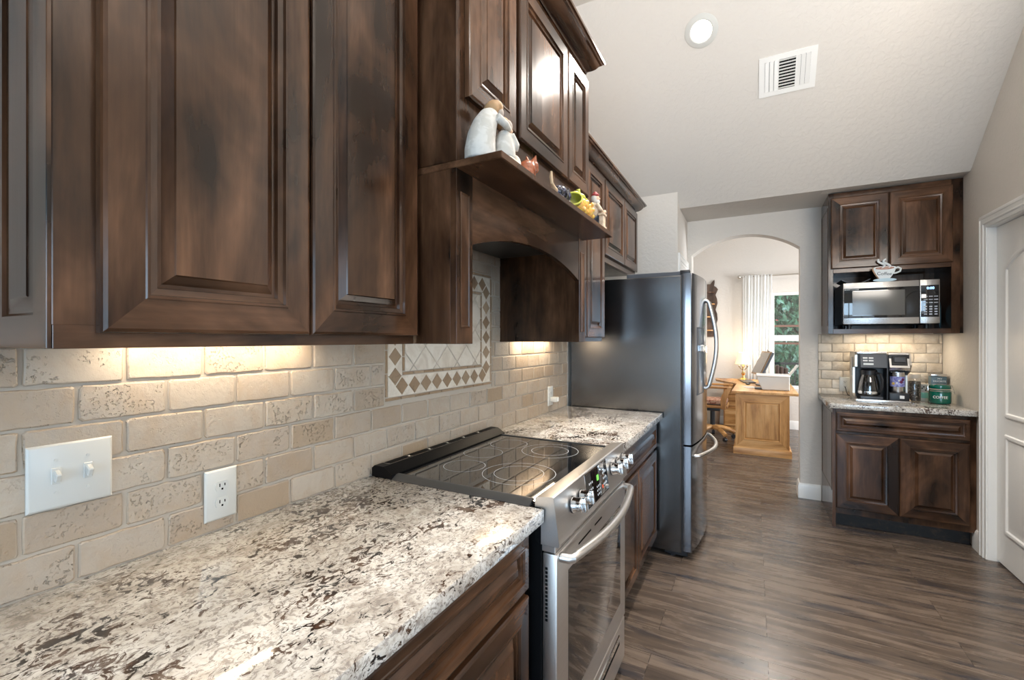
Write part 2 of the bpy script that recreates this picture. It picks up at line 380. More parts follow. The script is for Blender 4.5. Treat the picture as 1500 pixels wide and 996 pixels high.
def wrap(o, cx, cy, r):
    """bend flat lettering facing -y round the upright cylinder (cx, cy, r)"""
    mt = o.matrix_basis.copy(); root = o.parent
    while root.parent: root = root.parent
    for v in o.data.vertices:
        p = mt @ v.co + root.location; a = (p.x - cx) / r; q = r + (cy - r - p.y)
        v.co = mt.inverted() @ (Vector((cx + q * math.sin(a), cy - q * math.cos(a), p.z)) - root.location)
def blend(o, vox=0.004, it=6):
    r = o.modifiers.new('r', 'REMESH'); r.mode = 'VOXEL'; r.voxel_size = vox; r.use_smooth_shade = True
    sm = o.modifiers.new('s', 'SMOOTH'); sm.iterations = it; sm.factor = 0.5
    return o
def LEFT(x0):   # a face looking +x: u runs along y, v along z
    return lambda u, v, w: (x0 + w, u, v)
def NEAR(y0):   # a face looking -y (towards the camera): u runs along x
    return lambda u, v, w: (u, y0 - w, v)
def RIGHT(x0):  # a face looking -x
    return lambda u, v, w: (x0 - w, u, v)

def rings_panel(mp, u0, u1, v0, v1, rings, mb=None):
    """nested rectangles at (inset, height): mitred frame-and-raised-panel relief, rails use slot 1"""
    mb = mb or MB(); b = mb.b; prev = None
    for ins, w in rings:
        r = [b.verts.new(mp(*p, w)) for p in ((u0 + ins, v0 + ins), (u1 - ins, v0 + ins), (u1 - ins, v1 - ins), (u0 + ins, v1 - ins))]
        if prev is None: b.faces.new(r)
        else:
            for i in range(4):
                f = b.faces.new((prev[i], prev[(i + 1) % 4], r[(i + 1) % 4], r[i])); f.material_index = 1 if i in (0, 2) else 0
        prev = r
    b.faces.new(prev); return mb
def door_rings(fr, t=0.02):
    return [(0, 0), (0, t - 0.006), (0.002, t - 0.002), (0.007, t), (fr, t), (fr + 0.002, t + 0.002), (fr + 0.006, t + 0.002), (fr + 0.008, t - 0.004),
            (fr + 0.018, t - 0.006), (fr + 0.020, t - 0.013), (fr + 0.026, t - 0.013), (fr + 0.040, t - 0.004), (fr + 0.042, t - 0.001)]
def panel_door(name, parent, mp, u0, u1, v0, v1, grain, fr=0.052, t=0.02):
    st, ra = grain
    fr = min(fr, (min(u1 - u0, v1 - v0) - 0.10) / 2)
    return obj(name, rings_panel(mp, u0, u1, v0, v1, door_rings(fr, t)), [st, ra], parent, ang=20)
CROWN = [(0, 0), (0.006, 0), (0.008, 0.011), (0.016, 0.014), (0.026, 0.019), (0.040, 0.030), (0.051, 0.045), (0.055, 0.053), (0.064, 0.054), (0.067, 0.061), (0.075, 0.063), (0.075, 0.074), (0, 0.074)]
def sweep(mb, prof, path, z0):
    """profile (out, up) along path [(x, y, ox, oy)]"""
    b = mb.b; rings = [[b.verts.new((x + ox * o, y + oy * o, z0 + u)) for o, u in prof] for x, y, ox, oy in path]
    n = len(prof)
    for A, B in zip(rings, rings[1:]):
        for k in range(n): b.faces.new((A[k], A[(k + 1) % n], B[(k + 1) % n], B[k]))
    b.faces.new(rings[0][::-1]); b.faces.new(rings[-1]); return mb
def crown(parent, xf, y0, y1, z0, mat='wood_y'):
    return obj('crown_moulding', sweep(MB(), CROWN, [(0.002, y0, 0, -1), (xf, y0, 1, -1), (xf, y1, 1, 1), (0.002, y1, 0, 1)], z0), mat, parent, ang=25)

# ------------------------------------------------------------------ the setting
XR = 2.46; YF = 4.66; YE = 4.15; ZE = 2.52; SL = 0.83; ZT = 3.60; YT = YE - (ZT - ZE) / SL
struct('floor', MB().box(-1.2, 5.2, -3.7, 8.3, -0.06, 0.0), 'floor')
# left wall and the return wall past the refrigerator
struct('wall_left', MB().box(-0.12, 0.0, -3.6, 4.66, 0, 3.7), 'wall')
struct('wall_return', MB().prism([(4.02, 0), (4.66, 0), (4.66, 2.52), (4.15, 2.52), (4.02, ZE + SL * 0.13)], 0, 0.0, 0.60), 'wall')
# rear, side and right walls with their openings
def wall_holes(mb, axis, a, b_, u0, u1, z1, holes):
    """wall slab a..b_ along axis; holes (u0,u1,v0,v1) in order along u"""
    def bx(p, q, z0, z1):
        if q - p > 1e-4 and z1 - z0 > 1e-4: mb.box(a, b_, p, q, z0, z1) if axis == 0 else mb.box(p, q, a, b_, z0, z1)
    cur = u0
    for h in holes:
        bx(cur, h[0], 0, z1); bx(h[0], h[1], 0, h[2]); bx(h[0], h[1], h[3], z1); cur = h[1]
    bx(cur, u1, 0, z1); return mb
struct('wall_rear', wall_holes(MB(), 1, -3.62, -3.5, -0.12, 5.1, 3.7, [(0.6, 3.2, 0.05, 2.25)]), 'wall')
struct('wall_dining', wall_holes(MB(), 0, 5.0, 5.12, -3.5, 2.6, 3.7, [(-2.3, 1.1, 0.5, 2.5)]), 'wall')
struct('wall_side', MB().box(XR, 5.0, 2.5, 2.6, 0, 3.7), 'wall')
struct('wall_right', wall_holes(MB(), 0, XR, XR + 0.12, 2.6, 4.80, 3.7, [(3.13, 3.90, 0.0, 2.085)]), 'wall')
for nm, (a, b_, z0, z1, ax) in {'window_1': (0.6, 3.2, 0.05, 2.25, 1), 'window_2': (-2.3, 1.1, 0.5, 2.5, 0)}.items():
    fr = MB(); n = 3
    def fb(p, q, y, z): (fr.box(p, q, -3.58, -3.53, y, z) if ax == 1 else fr.box(5.03, 5.08, p, q, y, z))
    fb(a, b_, z0, z0 + 0.06); fb(a, b_, z1 - 0.06, z1)
    for i in range(n + 1): x = a + (b_ - a - 0.06) * i / n; fb(x, x + 0.06, z0 + 0.06, z1 - 0.06)
    w = struct(nm, fr, 'white')
    g = MB(); (g.box(a + 0.06, b_ - 0.06, -3.557, -3.553, z0 + 0.06, z1 - 0.06) if ax == 1 else g.box(5.053, 5.057, a + 0.06, b_ - 0.06, z0 + 0.06, z1 - 0.06))
    obj('pane', g, 'glass', w)
# ceilings: flat top, slope with lamp and register, soffit over the coffee nook
struct('ceiling', MB().box(-0.12, 5.12, -3.62, YT, ZT, ZT + 0.1), 'ceil')
struct('ceiling_slope', MB().prism([(YT, ZT), (YE, ZE), (YE, ZE + 0.1), (YT, ZT + 0.1)], 0, -0.12, XR + 0.12), 'ceil')
struct('ceiling_soffit', MB().box(0.60, XR, YE, YF, ZE, ZE + 0.1), 'ceil')
struct('ceiling_office', MB().box(-1.0, 4.1, YF + 0.001, 8.2, 3.2, 3.3), 'ceil')
# wall with the arched opening
def arch_wall():
    mb = MB(); x0, x1, zs, zc = 0.64, 1.525, 2.19, 2.345
    n = 28; w = x1 - x0; h = zc - zs; R = (w * w / 4 + h * h) / (2 * h)
    arc = []
    for i in range(n + 1):
        x = x0 + w * i / n; arc.append((x, zc - R + math.sqrt(max(R * R - (x - (x0 + x1) / 2) ** 2, 0))))
    y0, y1 = YF, YF + 0.13
    return mb.prism([(-1.0, 0), (x0, 0)] + arc + [(x1, 0), (XR + 0.12, 0), (XR + 0.12, 3.2), (-1.0, 3.2)], 1, y0, y1)
struct('wall_arch', arch_wall(), 'wall')
# office shell
struct('wall_office_back', wall_holes(MB(), 1, 8.12, 8.24, -1.0, 4.1, 3.2, [(1.02, 2.36, 0.62, 2.11)]), 'wall')
struct('wall_office_left', MB().box(-1.12, -1.0, YF, 8.24, 0, 3.2), 'wall')
struct('wall_office_right', wall_holes(MB(), 0, 4.0, 4.12, 4.7, 8.24, 3.2, [(5.5, 7.3, 0.85, 2.35)]), 'wall')
def window_frame(name, x0, x1, z0, z1, zm, y):
    m = MB(); d0, d1 = y - 0.02, y + 0.05; f = 0.045
    m.box(x0, x0 + f, d0, d1, z0, z1); m.box(x1 - f, x1, d0, d1, z0, z1); m.box(x0 + f, x1 - f, d0, d1, z0, z0 + f); m.box(x0 + f, x1 - f, d0, d1, z1 - f, z1)
    m.box(x0 + f, x1 - f, d0 - 0.01, d1, zm - 0.045, zm + 0.045); m.box(1.365, 1.455, d0 - 0.012, d1, z0 + f, z1 - f)
    w = struct(name, m, 'white')
    obj('pane', MB().box(x0 + f, x1 - f, y + 0.01, y + 0.014, zm + 0.045, z1 - f), 'glass', w)
    obj('pane', MB().box(x0 + f, x1 - f, y + 0.01, y + 0.014, z0 + f, zm - 0.045), 'glass', w)
    return w
window_frame('window_3', 1.02, 2.36, 0.62, 2.11, 1.40, 8.16)
m = MB(); m.box(4.03, 4.08, 5.5, 7.3, 0.85, 0.91); m.box(4.03, 4.08, 5.5, 7.3, 2.29, 2.35); m.box(4.03, 4.08, 5.5, 5.56, 0.91, 2.29); m.box(4.03, 4.08, 7.24, 7.3, 0.91, 2.29); m.box(4.03, 4.08, 6.37, 6.43, 0.91, 2.29)
w = struct('window_4', m, 'white'); obj('pane', MB().box(4.05, 4.054, 5.56, 7.24, 0.91, 2.29), 'glass', w)
# baseboards
BP = [(0, 0), (0.014, 0), (0.014, 0.105), (0.010, 0.118), (0.006, 0.128), (0, 0.13)]
def base_run(name, path): return struct(name, sweep(MB(), BP, path, 0.0), 'white', ang=25)
base_run('baseboard_arch', [(1.524, 4.80, -1, 0), (1.524, YF - 0.001, -1, -1), (1.676, YF - 0.001, 0, -1)])
base_run('baseboard_right', [(XR, 4.085, -1, 0), (XR, 3.985, -1, 0)])
base_run('baseboard_office', [(-0.99, 8.119, 0, -1), (3.99, 8.119, 0, -1)])
base_run('baseboard_side', [(XR, 3.045, -1, 0), (XR, 2.5, -1, 0)])
# white panelled door on the right with its casing
CAS = [(0, 0), (0, 0.013), (0.012, 0.019), (0.022, 0.019), (0.026, 0.015), (0.046, 0.013), (0.050, 0.016), (0.056, 0.016), (0.062, 0.010), (0.080, 0.008), (0.080, 0)]
def casing(name, mp, u0, u1, zt, parent=None):
    """outer frame u0..u1, height zt; profile (from outer edge inward, thickness)"""
    mb = MB(); b = mb.b; n = len(CAS)
    path = [(u0, 0.0, 1, 0), (u0, zt, 1, -1), (u1, zt, -1, -1), (u1, 0.0, -1, 0)]
    R = [[b.verts.new(mp(u + su * i, v + sv * i, w)) for i, w in CAS] for u, v, su, sv in path]
    for A, B in zip(R, R[1:]):
        for k in range(n): b.faces.new((A[k], A[(k + 1) % n], B[(k + 1) % n], B[k]))
    b.faces.new(R[0]); b.faces.new(R[-1][::-1])
    return struct(name, mb, 'white', parent=parent, ang=25) if parent is None else obj(name, mb, 'white', parent, ang=25)
def arch_door(name, mp, u0, u1, z0, z1, t=0.035, label=None):
    mb = MB(); b = mb.b
    rings_panel(mp, u0, u1, z0, z1, [(0, -t), (0, -0.002), (0.002, 0.0)], mb)
    d = struct(name, mb, 'white', label)
    def outline(i, top):
        a, c = u0 + 0.115 + i, u1 - 0.115 - i
        if top:
            v0, v1, rise = z0 + 0.90 + i, z1 - 0.17 - i, 0.085
            return [(a, v0), (c, v0)] + [(c + (a - c) * k / 14, v1 - rise + rise * (1 - (2 * k / 14 - 1) ** 2)) for k in range(15)]
        return [(a, z0 + 0.20 + i), (c, z0 + 0.20 + i), (c, z0 + 0.80 - i), (a, z0 + 0.80 - i)]
    for top in (True, False):
        p = MB(); prev = None
        for i, w in ((0, 0.0004), (0.0, 0.0008), (0.006, 0.009), (0.015, 0.011), (0.024, 0.009), (0.030, 0.0012), (0.040, 0.0012), (0.066, 0.008)):
            r = [p.b.verts.new(mp(u, v, w)) for u, v in outline(i, top)]
            if prev:
                for k in range(len(r)): p.b.faces.new((prev[k], prev[(k + 1) % len(r)], r[(k + 1) % len(r)], r[k]))
            else: p.b.faces.new(r)
            prev = r
        p.b.faces.new(prev); obj('panel', p, 'white', d, ang=20)
    return d
d1 = arch_door('door_1', RIGHT(2.50), 3.135, 3.895, 0.012, 2.08)
k = MB().lathe([(0, 0), (0.03, 0), (0.03, 0.006), (0.012, 0.01), (0.011, 0.03), (0.026, 0.04), (0.029, 0.052), (0.02, 0.064), (0, 0.067)], mat=Matrix.Translation((2.50, 3.20, 0.95)) @ Euler((0, -PI / 2, 0)).to_matrix().to_4x4())
obj('knob', k, 'nickel', d1)
casing('trim_1', RIGHT(XR), 3.05, 3.98, 2.165)
m = MB(); m.box(XR, XR + 0.12, 3.895, 3.9, 0, 2.085); m.box(XR, XR + 0.12, 3.13, 3.135, 0, 2.085); m.box(XR, XR + 0.12, 3.135, 3.895, 2.082, 2.085); struct('trim_2', m, 'white')
d2 = arch_door('door_2', LEFT(0.615), 4.13, 4.53, 0.012, 2.03, 0.014)
casing('trim_3', LEFT(0.60), 4.05, 4.63, 2.12)

# recessed lamp and air register on the slope
sn = Vector((0, -SL, -1)).normalized(); along = Vector((0, -1, SL)).normalized()
def slope(x, y): return Vector((x, y, ZE + SL * (YE - y)))
SM = Matrix((Vector((1, 0, 0)), along, sn)).transposed().to_4x4()   # local x = right, y = up the slope, z = out of the ceiling
def at_slope(x, y): return Matrix.Translation(slope(x, y)) @ SM
def can_light(mat, label, power, group, cone=2.5):
    p = mat.translation; t = thing('recessed_light', label, 'ceiling light', tuple(p), group)
    obj('trim_ring', MB().lathe([(0.064, 0.001), (0.064, 0.006), (0.070, 0.009), (0.092, 0.006), (0.100, 0.003), (0.100, 0.0)], mat=mat), 'lampring', t)
    obj('lens', MB().lathe([(0.0, 0.005), (0.0635, 0.005), (0.0635, 0.001)], mat=mat), 'lamp', t)
    l = bpy.data.lights.new('can_lamp', 'SPOT'); l.energy = power; l.color = CAN; l.spot_size = cone; l.spot_blend = 0.6; l.shadow_soft_size = 0.06
    o = bpy.data.objects.new('can_lamp', l); C.objects.link(o); o.parent = t; o.location = mat.to_3x3() @ Vector((0, 0, 0.03))
    o.rotation_euler = (Matrix.Diagonal((1, -1, -1)).to_4x4()).to_euler() if False else (mat.to_3x3() @ Vector((0, 0, -1))).to_track_quat('Z', 'Y').to_euler()
can_light(at_slope(0.87, 3.13), 'lit round recessed light in the sloped ceiling beside the white air vent', 210, None)
FLAT = lambda x, y, z: Matrix.Translation((x, y, z)) @ Euler((PI, 0, 0)).to_matrix().to_4x4()
for x, y in ((1.2, 1.2), (1.2, -0.9), (3.4, 0.8), (3.4, -1.6)):  # unseen cans added as light sources for the rest of the room
    can_light(FLAT(x, y, ZT), 'unseen recessed light added in the high flat ceiling behind the camera', 30, 'added recessed lights of the flat ceiling')
for x, lb_ in ((1.95, 'unseen recessed light added in the flat top of the vault, over the aisle by the right wall'), (0.95, 'unseen recessed light added in the flat top of the vault, over the range side')):
    can_light(FLAT(x, 2.15, ZT), lb_, 110, None, 1.75)  # added above the frame to brighten the far end and right wall
can_light(FLAT(1.3, 6.4, 3.2), 'unseen recessed light added in the ceiling of the study beyond the arch', 120, None)  # extra can added out of view to brighten the study
A = at_slope(1.358, 3.43)
t = thing('air_vent', 'white rectangular air register with slotted louvres in the sloped ceiling', 'air vent', tuple(A.translation))
def lb(mb, mat, x0, x1, y0, y1, z0, z1, mi=0):
    b = bmesh.new(); bmesh.ops.create_cube(b, size=1, matrix=Matrix.Translation(((x0 + x1) / 2, (y0 + y1) / 2, (z0 + z1) / 2)) @ Matrix.Diagonal((x1 - x0, y1 - y0, z1 - z0, 1)))
    mb.add(b, mi, mat)
hw, hh = 0.160, 0.127
m = MB(); lb(m, A, -hw, hw, -hh, -hh + 0.032, 0, 0.006); lb(m, A, -hw, hw, hh - 0.032, hh, 0, 0.006); lb(m, A, -hw, -hw + 0.034, -hh + 0.032, hh - 0.032, 0, 0.006); lb(m, A, hw - 0.034, hw, -hh + 0.032, hh - 0.032, 0, 0.006)
lb(m, A, -0.054, -0.046, -hh + 0.032, hh - 0.032, 0, 0.006); lb(m, A, 0.046, 0.054, -hh + 0.032, hh - 0.032, 0, 0.006)
obj('frame', m, 'white', t)
m = MB(); lb(m, A, -hw + 0.03, hw - 0.03, -hh + 0.03, hh - 0.03, 0.0003, 0.001); obj('duct', m, 'dark_hole', t)
def slat(x0, x1, y0, y1, tilt, axis):
    m = MB(); lb(m, A @ Matrix.Translation(((x0 + x1) / 2, (y0 + y1) / 2, 0.0065)) @ Matrix.Rotation(tilt, 4, axis), -(x1 - x0) / 2, (x1 - x0) / 2, -(y1 - y0) / 2, (y1 - y0) / 2, -0.0006, 0.0006)
    obj('louvre', m, 'white', t)
for i in range(10):
    y = -hh + 0.042 + i * 0.0193; slat(-0.046, 0.046, y - 0.0065, y + 0.0065, 0.5, 'X')
for i in range(3):
    x = -hw + 0.047 + i * 0.026; slat(x - 0.0124, x + 0.0124, -hh + 0.032, hh - 0.032, 0.22, 'Y'); slat(-x - 0.0124, -x + 0.0124, -hh + 0.032, hh - 0.032, -0.22, 'Y')

# ------------------------------------------------------------------ tiled backsplash with the mosaic medallion
def tile(mb, mp, poly, bot=0.002, top=0.010, jit=0.0012, step=0.022, inset=0.0035, rnd=0.005):
    """one tumbled stone: polygon outline softened and jittered, edges rolled over"""
    pts = []; n = len(poly); cx = sum(p[0] for p in poly) / n; cy = sum(p[1] for p in poly) / n
    for i in range(n):
        a = Vector(poly[i]); b = Vector(poly[(i + 1) % n]); L = (b - a).length
        if L < 1e-4: continue
        d = (b - a) / L; nn = Vector((d.y, -d.x)); r = min(rnd * random.uniform(0.5, 1.4), L * 0.3)
        k = max(1, int((L - 2 * r) / step))
        for j in range(k + 1):
            q = a + d * (r + (L - 2 * r) * j / k) - nn * abs(random.gauss(0, jit))
            pts.append((q.x, q.y))
    def ring(ins, w):
        out = []
        for u, v in pts:
            du, dv = u - cx, v - cy; l = math.hypot(du, dv) or 1
            hu = max(abs(du), 1e-6); hv = max(abs(dv), 1e-6)
            out.append(mb.b.verts.new(mp(u - math.copysign(min(ins, hu), du), v - math.copysign(min(ins, hv), dv), w)))
        return out
    R = [ring(0, bot), ring(0, top - 0.004), ring(inset * 0.35, top - 0.0012), ring(inset, top)]
    for A_, B_ in zip(R, R[1:]):
        for i in range(len(A_)):
            mb.b.faces.new((A_[i], A_[(i + 1) % len(A_)], B_[(i + 1) % len(A_)], B_[i]))
    mb.b.faces.new(R[-1])
def clip(poly, u0, u1, v0, v1):
    for ax, lim, sg in ((0, u0, 1), (0, u1, -1), (1, v0, 1), (1, v1, -1)):
        out = []
        for i in range(len(poly)):
            p, q = poly[i], poly[(i + 1) % len(poly)]
            ip, iq = sg * (p[ax] - lim) >= 0, sg * (q[ax] - lim) >= 0
            if ip: out.append(p)
            if ip != iq:
                f = (lim - p[ax]) / (q[ax] - p[ax]); out.append((p[0] + f * (q[0] - p[0]), p[1] + f * (q[1] - p[1])))
        poly = out
        if not poly: return []
    return poly
MU0, MU1, MV0, MV1 = 1.200, 1.941, 1.157, 1.700
def running_bond(mp, u0, u1, v0, v1, a0, z0, hole=None, tw=0.1524, th=0.0762, gap=0.0036, top=0.010):
    mb = MB(); k0 = math.floor((v0 - z0) / th); k = k0
    while z0 + k * th < v1:
        off = a0 + (tw / 2 if k % 2 else 0.0); j = math.floor((u0 - off) / tw)
        while off + j * tw < u1:
            cells = [(off + j * tw, off + (j + 1) * tw, z0 + k * th, z0 + (k + 1) * th)]
            if hole:
                h0, h1, g0, g1 = hole; out = []
                for a, b, c, d in cells:
                    if b <= h0 or a >= h1 or d <= g0 or c >= g1: out.append((a, b, c, d)); continue
                    if a < h0: out.append((a, h0, c, d))
                    if b > h1: out.append((h1, b, c, d))
                    if c < g0: out.append((max(a, h0), min(b, h1), c, g0))
                    if d > g1: out.append((max(a, h0), min(b, h1), g1, d))
                cells = out
            for a, b, c, d in cells:
                a, b, c, d = max(a, u0) + gap / 2, min(b, u1) - gap / 2, max(c, v0) + gap / 2, min(d, v1) - gap / 2
                if b - a > 0.012 and d - c > 0.012:
                    tile(mb, mp, [(a, b)] and [(a, c), (b, c), (b, d), (a, d)], top=top + random.uniform(-0.001, 0.0012))
            j += 1
        k += 1
    return mb
LW = LEFT(0.0)
bs = MB(); bs.box(0.0003, 0.0055, -1.2, 2.985, 0.914, 1.372); bs.box(0.0003, 0.0055, 1.02, 2.03, 1.372, 1.86)
back = struct('backsplash_tiles', bs, 'grout', 'beige tumbled stone backsplash tiles above the granite counter beside the range', 'backsplash')
tm = running_bond(LW, -1.2, 2.985, 0.914, 1.372, 0.3706, 1.2187, (MU0, MU1, MV0, MV1))
tm2 = running_bond(LW, 1.02, 2.03, 1.372, 1.86, 0.3706, 1.2187, (MU0, MU1, MV0, MV1))
me_ = bpy.data.meshes.new('t'); tm2.b.to_mesh(me_); tm.b.from_mesh(me_); tm2.b.free(); bpy.data.meshes.remove(me_)
obj('stone_tiles', tm, 'tile', back, ang=17)
med = MB()
s = 0.011; band = 0.078
def strip_run(a, b, c, d, horiz):
    n = 9 if horiz else 6; L = (b - a) if horiz else (d - c); p = L / n
    for i in range(n):
        q = (a + i * p + 0.0015, a + (i + 1) * p - 0.0015, c, d) if horiz else (a, b, c + i * p + 0.0015, c + (i + 1) * p - 0.0015)
        tile(med, LW, [(q[0], q[2]), (q[1], q[2]), (q[1], q[3]), (q[0], q[3])], jit=0.0004, inset=0.001, rnd=0.001, top=0.009)
strip_run(MU0 + 0.002, MU1 - 0.002, MV0 + 0.002, MV0 + 0.002 + s, True); strip_run(MU0 + 0.002, MU1 - 0.002, MV1 - 0.002 - s, MV1 - 0.002, True)
strip_run(MU0 + 0.002, MU0 + 0.002 + s, MV0 + 0.016, MV1 - 0.016, False); strip_run(MU1 - 0.002 - s, MU1 - 0.002, MV0 + 0.016, MV1 - 0.016, False)
I0, I1, J0, J1 = MU0 + 0.014 + band, MU1 - 0.014 - band, MV0 + 0.014 + band, MV1 - 0.014 - band
strip_run(I0, I1, J0, J0 + s, True); strip_run(I0, I1, J1 - s, J1, True); strip_run(I0, I0 + s, J0 + 0.014, J1 - 0.014, False); strip_run(I1 - s, I1, J0 + 0.014, J1 - 0.014, False)
obj('mosaic_border', med, 'strip', back)
dm = MB(); cu0, cu1, cv0, cv1 = MU0 + 0.014 + band / 2, MU1 - 0.014 - band / 2, MV0 + 0.014 + band / 2, MV1 - 0.014 - band / 2
pu = (cu1 - cu0) / 9; pv = (cv1 - cv0) / 6; rr = 0.0345
def dia(u, v): tile(dm, LW, [(u, v - rr), (u + rr, v), (u, v + rr), (u - rr, v)], jit=0.0006, inset=0.0012, rnd=0.0012, top=0.0095)
for i in range(9): dia(cu0 + (i + 0.5) * pu, cv0 - 0.001); dia(cu0 + (i + 0.5) * pu, cv1 + 0.001)
for i in range(6): dia(cu0 - 0.001, cv0 + (i + 0.5) * pv); dia(cu1 + 0.001, cv0 + (i + 0.5) * pv)
obj('mosaic_diamonds', dm, 'diamond', back)
lt = MB()
for (a, b, c, d) in ((MU0 + 0.015, MU1 - 0.015, MV0 + 0.015, J0 - 0.002), (MU0 + 0.015, MU1 - 0.015, J1 + 0.002, MV1 - 0.015), (MU0 + 0.015, I0 - 0.002, J0, J1), (I1 + 0.002, MU1 - 0.015, J0, J1)):
    tile(lt, LW, [(a, c), (b, c), (b, d), (a, d)], jit=0.0, inset=0.001, rnd=0.001, top=0.0082)
g = 0.145
for i in range(-6, 8):
    for j in range(-6, 8):
        u, v = (I0 + I1) / 2 + (i + j) * g / 2, (J0 + J1) / 2 + (i - j) * g / 2
        if abs(u - (I0 + I1) / 2) > 0.6: continue
        q = g / 2 - 0.002
        p = clip([(u, v - q), (u + q, v), (u, v + q), (u - q, v)], I0 + s + 0.002, I1 - s - 0.002, J0 + s + 0.002, J1 - s - 0.002)
        if len(p) > 2 and max(x for x, y in p) - min(x for x, y in p) > 0.02: tile(lt, LW, p, jit=0.0004, inset=0.001, rnd=0.001, top=0.009)
obj('field_tiles', lt, 'tile_light', back)
# coffee nook backsplash
bs = MB(); bs.box(1.655, XR - 0.001, YF - 0.0055, YF - 0.0003, 0.914, 1.426)
back2 = struct('nook_backsplash', bs, 'grout', 'cream stone tiles behind the coffee maker under the microwave cabinet', 'backsplash')
obj('stone_tiles', running_bond(NEAR(YF), 1.655, XR - 0.001, 0.914, 1.426, 1.60, 0.9665, tw=0.1524), 'tile_coffee', back2, ang=40)

# ------------------------------------------------------------------ cabinets, left run
GZ = ('wood_z', 'wood_y'); GX = ('wood_z', 'wood_x'); DR = ('wood_y', 'wood_y'); DRX = ('wood_x', 'wood_x')
UB = 1.37
def under_light(t, x0, x1, y0, y1, z, power, h=0.014):
    f = obj('light_bar', MB().box(x0, x1, y0, y1, z - h, z - 0.0005, 0.003), 'plastic', t)
    obj('lens', MB().box(x0 + 0.008, x1 - 0.008, y0 + 0.015, y1 - 0.015, z - h - 0.002, z - h + 0.0005), 'ledbar', f)
    l = bpy.data.lights.new('bar_lamp', 'AREA'); l.shape = 'RECTANGLE'; l.size = x1 - x0 - 0.016; l.size_y = y1 - y0 - 0.03; l.energy = power; l.color = WARM
    o = bpy.data.objects.new('bar_lamp', l); C.objects.link(o); o.parent = t; o.location = Vector(((x0 + x1) / 2, (y0 + y1) / 2, z - h - 0.0035)) - t.location
t = thing('wall_cabinet', 'dark stained two-door wall cabinet above the light switches, nearest the camera', 'cabinet', (0.0, 0.61, UB), 'wall cabinets')
obj('body', MB().box(0.002, 0.33, 0.242, 0.978, UB + 0.032, 2.40, 0.0015), ['wood_z'], t)
obj('bottom_rail', MB().box(0.302, 0.3295, 0.243, 0.977, UB, UB + 0.034, 0.001), 'wood_y', t)
obj('bottom_rail', MB().box(0.002, 0.302, 0.243, 0.262, UB, UB + 0.034, 0.001), 'wood_x', t)
panel_door('door', t, LEFT(0.331), 0.288, 0.630, 1.392, 2.385, GZ)
panel_door('door', t, LEFT(0.331), 0.634, 0.974, 1.392, 2.385, GZ)
obj('end_panel', rings_panel(NEAR(0.242), 0.112, 0.329, UB + 0.001, 2.39, [(0, 0), (0, 0.004), (0.001, 0.005), (0.046, 0.005), (0.05, 0.001), (0.056, 0.0008), (0.072, 0.003), (0.074, 0.0045)]), ['wood_z', 'wood_x'], t, ang=20)
crown(t, 0.33, 0.242, 0.978, 2.395)
under_light(t, 0.035, 0.085, 0.40, 0.88, UB + 0.032, 0.9)

t = thing('wall_cabinet', 'unseen dark wood wall cabinet added on the left wall behind the camera', 'cabinet', (0.0, -0.8, UB), 'wall cabinets')  # added out of view so the near end panel reflects something dark
obj('body', MB().box(0.002, 0.33, -1.3, -0.16, UB, 2.40, 0.0015), ['wood_z'], t)
panel_door('door', t, LEFT(0.331), -1.29, -0.735, 1.392, 2.385, GZ); panel_door('door', t, LEFT(0.331), -0.725, -0.17, 1.392, 2.385, GZ)
crown(t, 0.33, -1.3, -0.16, 2.395)

# range hood cabinet
H0, H1, HX, SH = 0.998, 2.050, 0.46, 1.846
t = thing('range_hood_cabinet', 'tall dark wood hood cabinet with arched opening and display ledge over the range', 'cabinet', (0.0, 1.52, UB))
obj('side_panel', MB().box(0.002, HX - 0.02, H0, H0 + 0.02, UB, SH, 0.001), 'wood_z', t)
obj('side_panel', MB().box(0.002, HX - 0.02, H1 - 0.02, H1, UB, SH, 0.001), 'wood_z', t)
for a, b in ((H0, H0 + 0.08), (H1 - 0.082, H1)):
    mb = MB(); rings_panel(LEFT(HX - 0.02), a, b, UB, SH, [(0, 0), (0, 0.019), (0.001, 0.02)], mb)
    o = obj('stile', mb, ['wood_z', 'wood_z'], t)
    obj('inset_panel', rings_panel(LEFT(HX), a + 0.018, b - 0.018, UB + 0.045, SH - 0.06, [(0, -0.001), (0.0, 0.002), (0.003, 0.003), (0.006, 0.001), (0.012, 0.0005)]), ['wood_z', 'wood_z'], o, ang=20)
def arch_valance():
    mb = MB(); a, b = H0 + 0.08, H1 - 0.082; zs, zc = 1.652, 1.722; n = 30; top = SH
    w = b - a; h = zc - zs; R = (w * w / 4 + h * h) / (2 * h); P = []
    for i in range(n + 1):
        y = a + w * i / n; P.append((y, zc - R + math.sqrt(R * R - (y - (a + b) / 2) ** 2)))
    return mb.prism(P + [(b, top), (a, top)], 0, HX - 0.022, HX - 0.002)
obj('arched_valance', arch_valance(), 'wood_y', t, ang=25)
obj('hood_liner', MB().box(0.012, HX - 0.025, H0 + 0.022, H1 - 0.022, 1.80, 1.842), 'trim_grey', t)
obj('filter', MB().box(0.08, 0.40, 1.10, 1.60, 1.790, 1.80, 0.002), 'black_soft', t)
obj('ledge', MB().box(0.002, 0.60, H0, 2.022, SH, SH + 0.020, 0.002), 'wood_y', t)
obj('upper_body', MB().box(0.002, HX, H0, H1, SH + 0.020, 2.66, 0.0015), 'wood_z', t)
for a, b in ((1.036, 1.311), (1.335, 1.774), (1.780, 2.047)): panel_door('door', t, LEFT(HX + 0.001), a, b, 2.052, 2.60, GZ, 0.05)
crown(t, HX, H0, H1, 2.643)

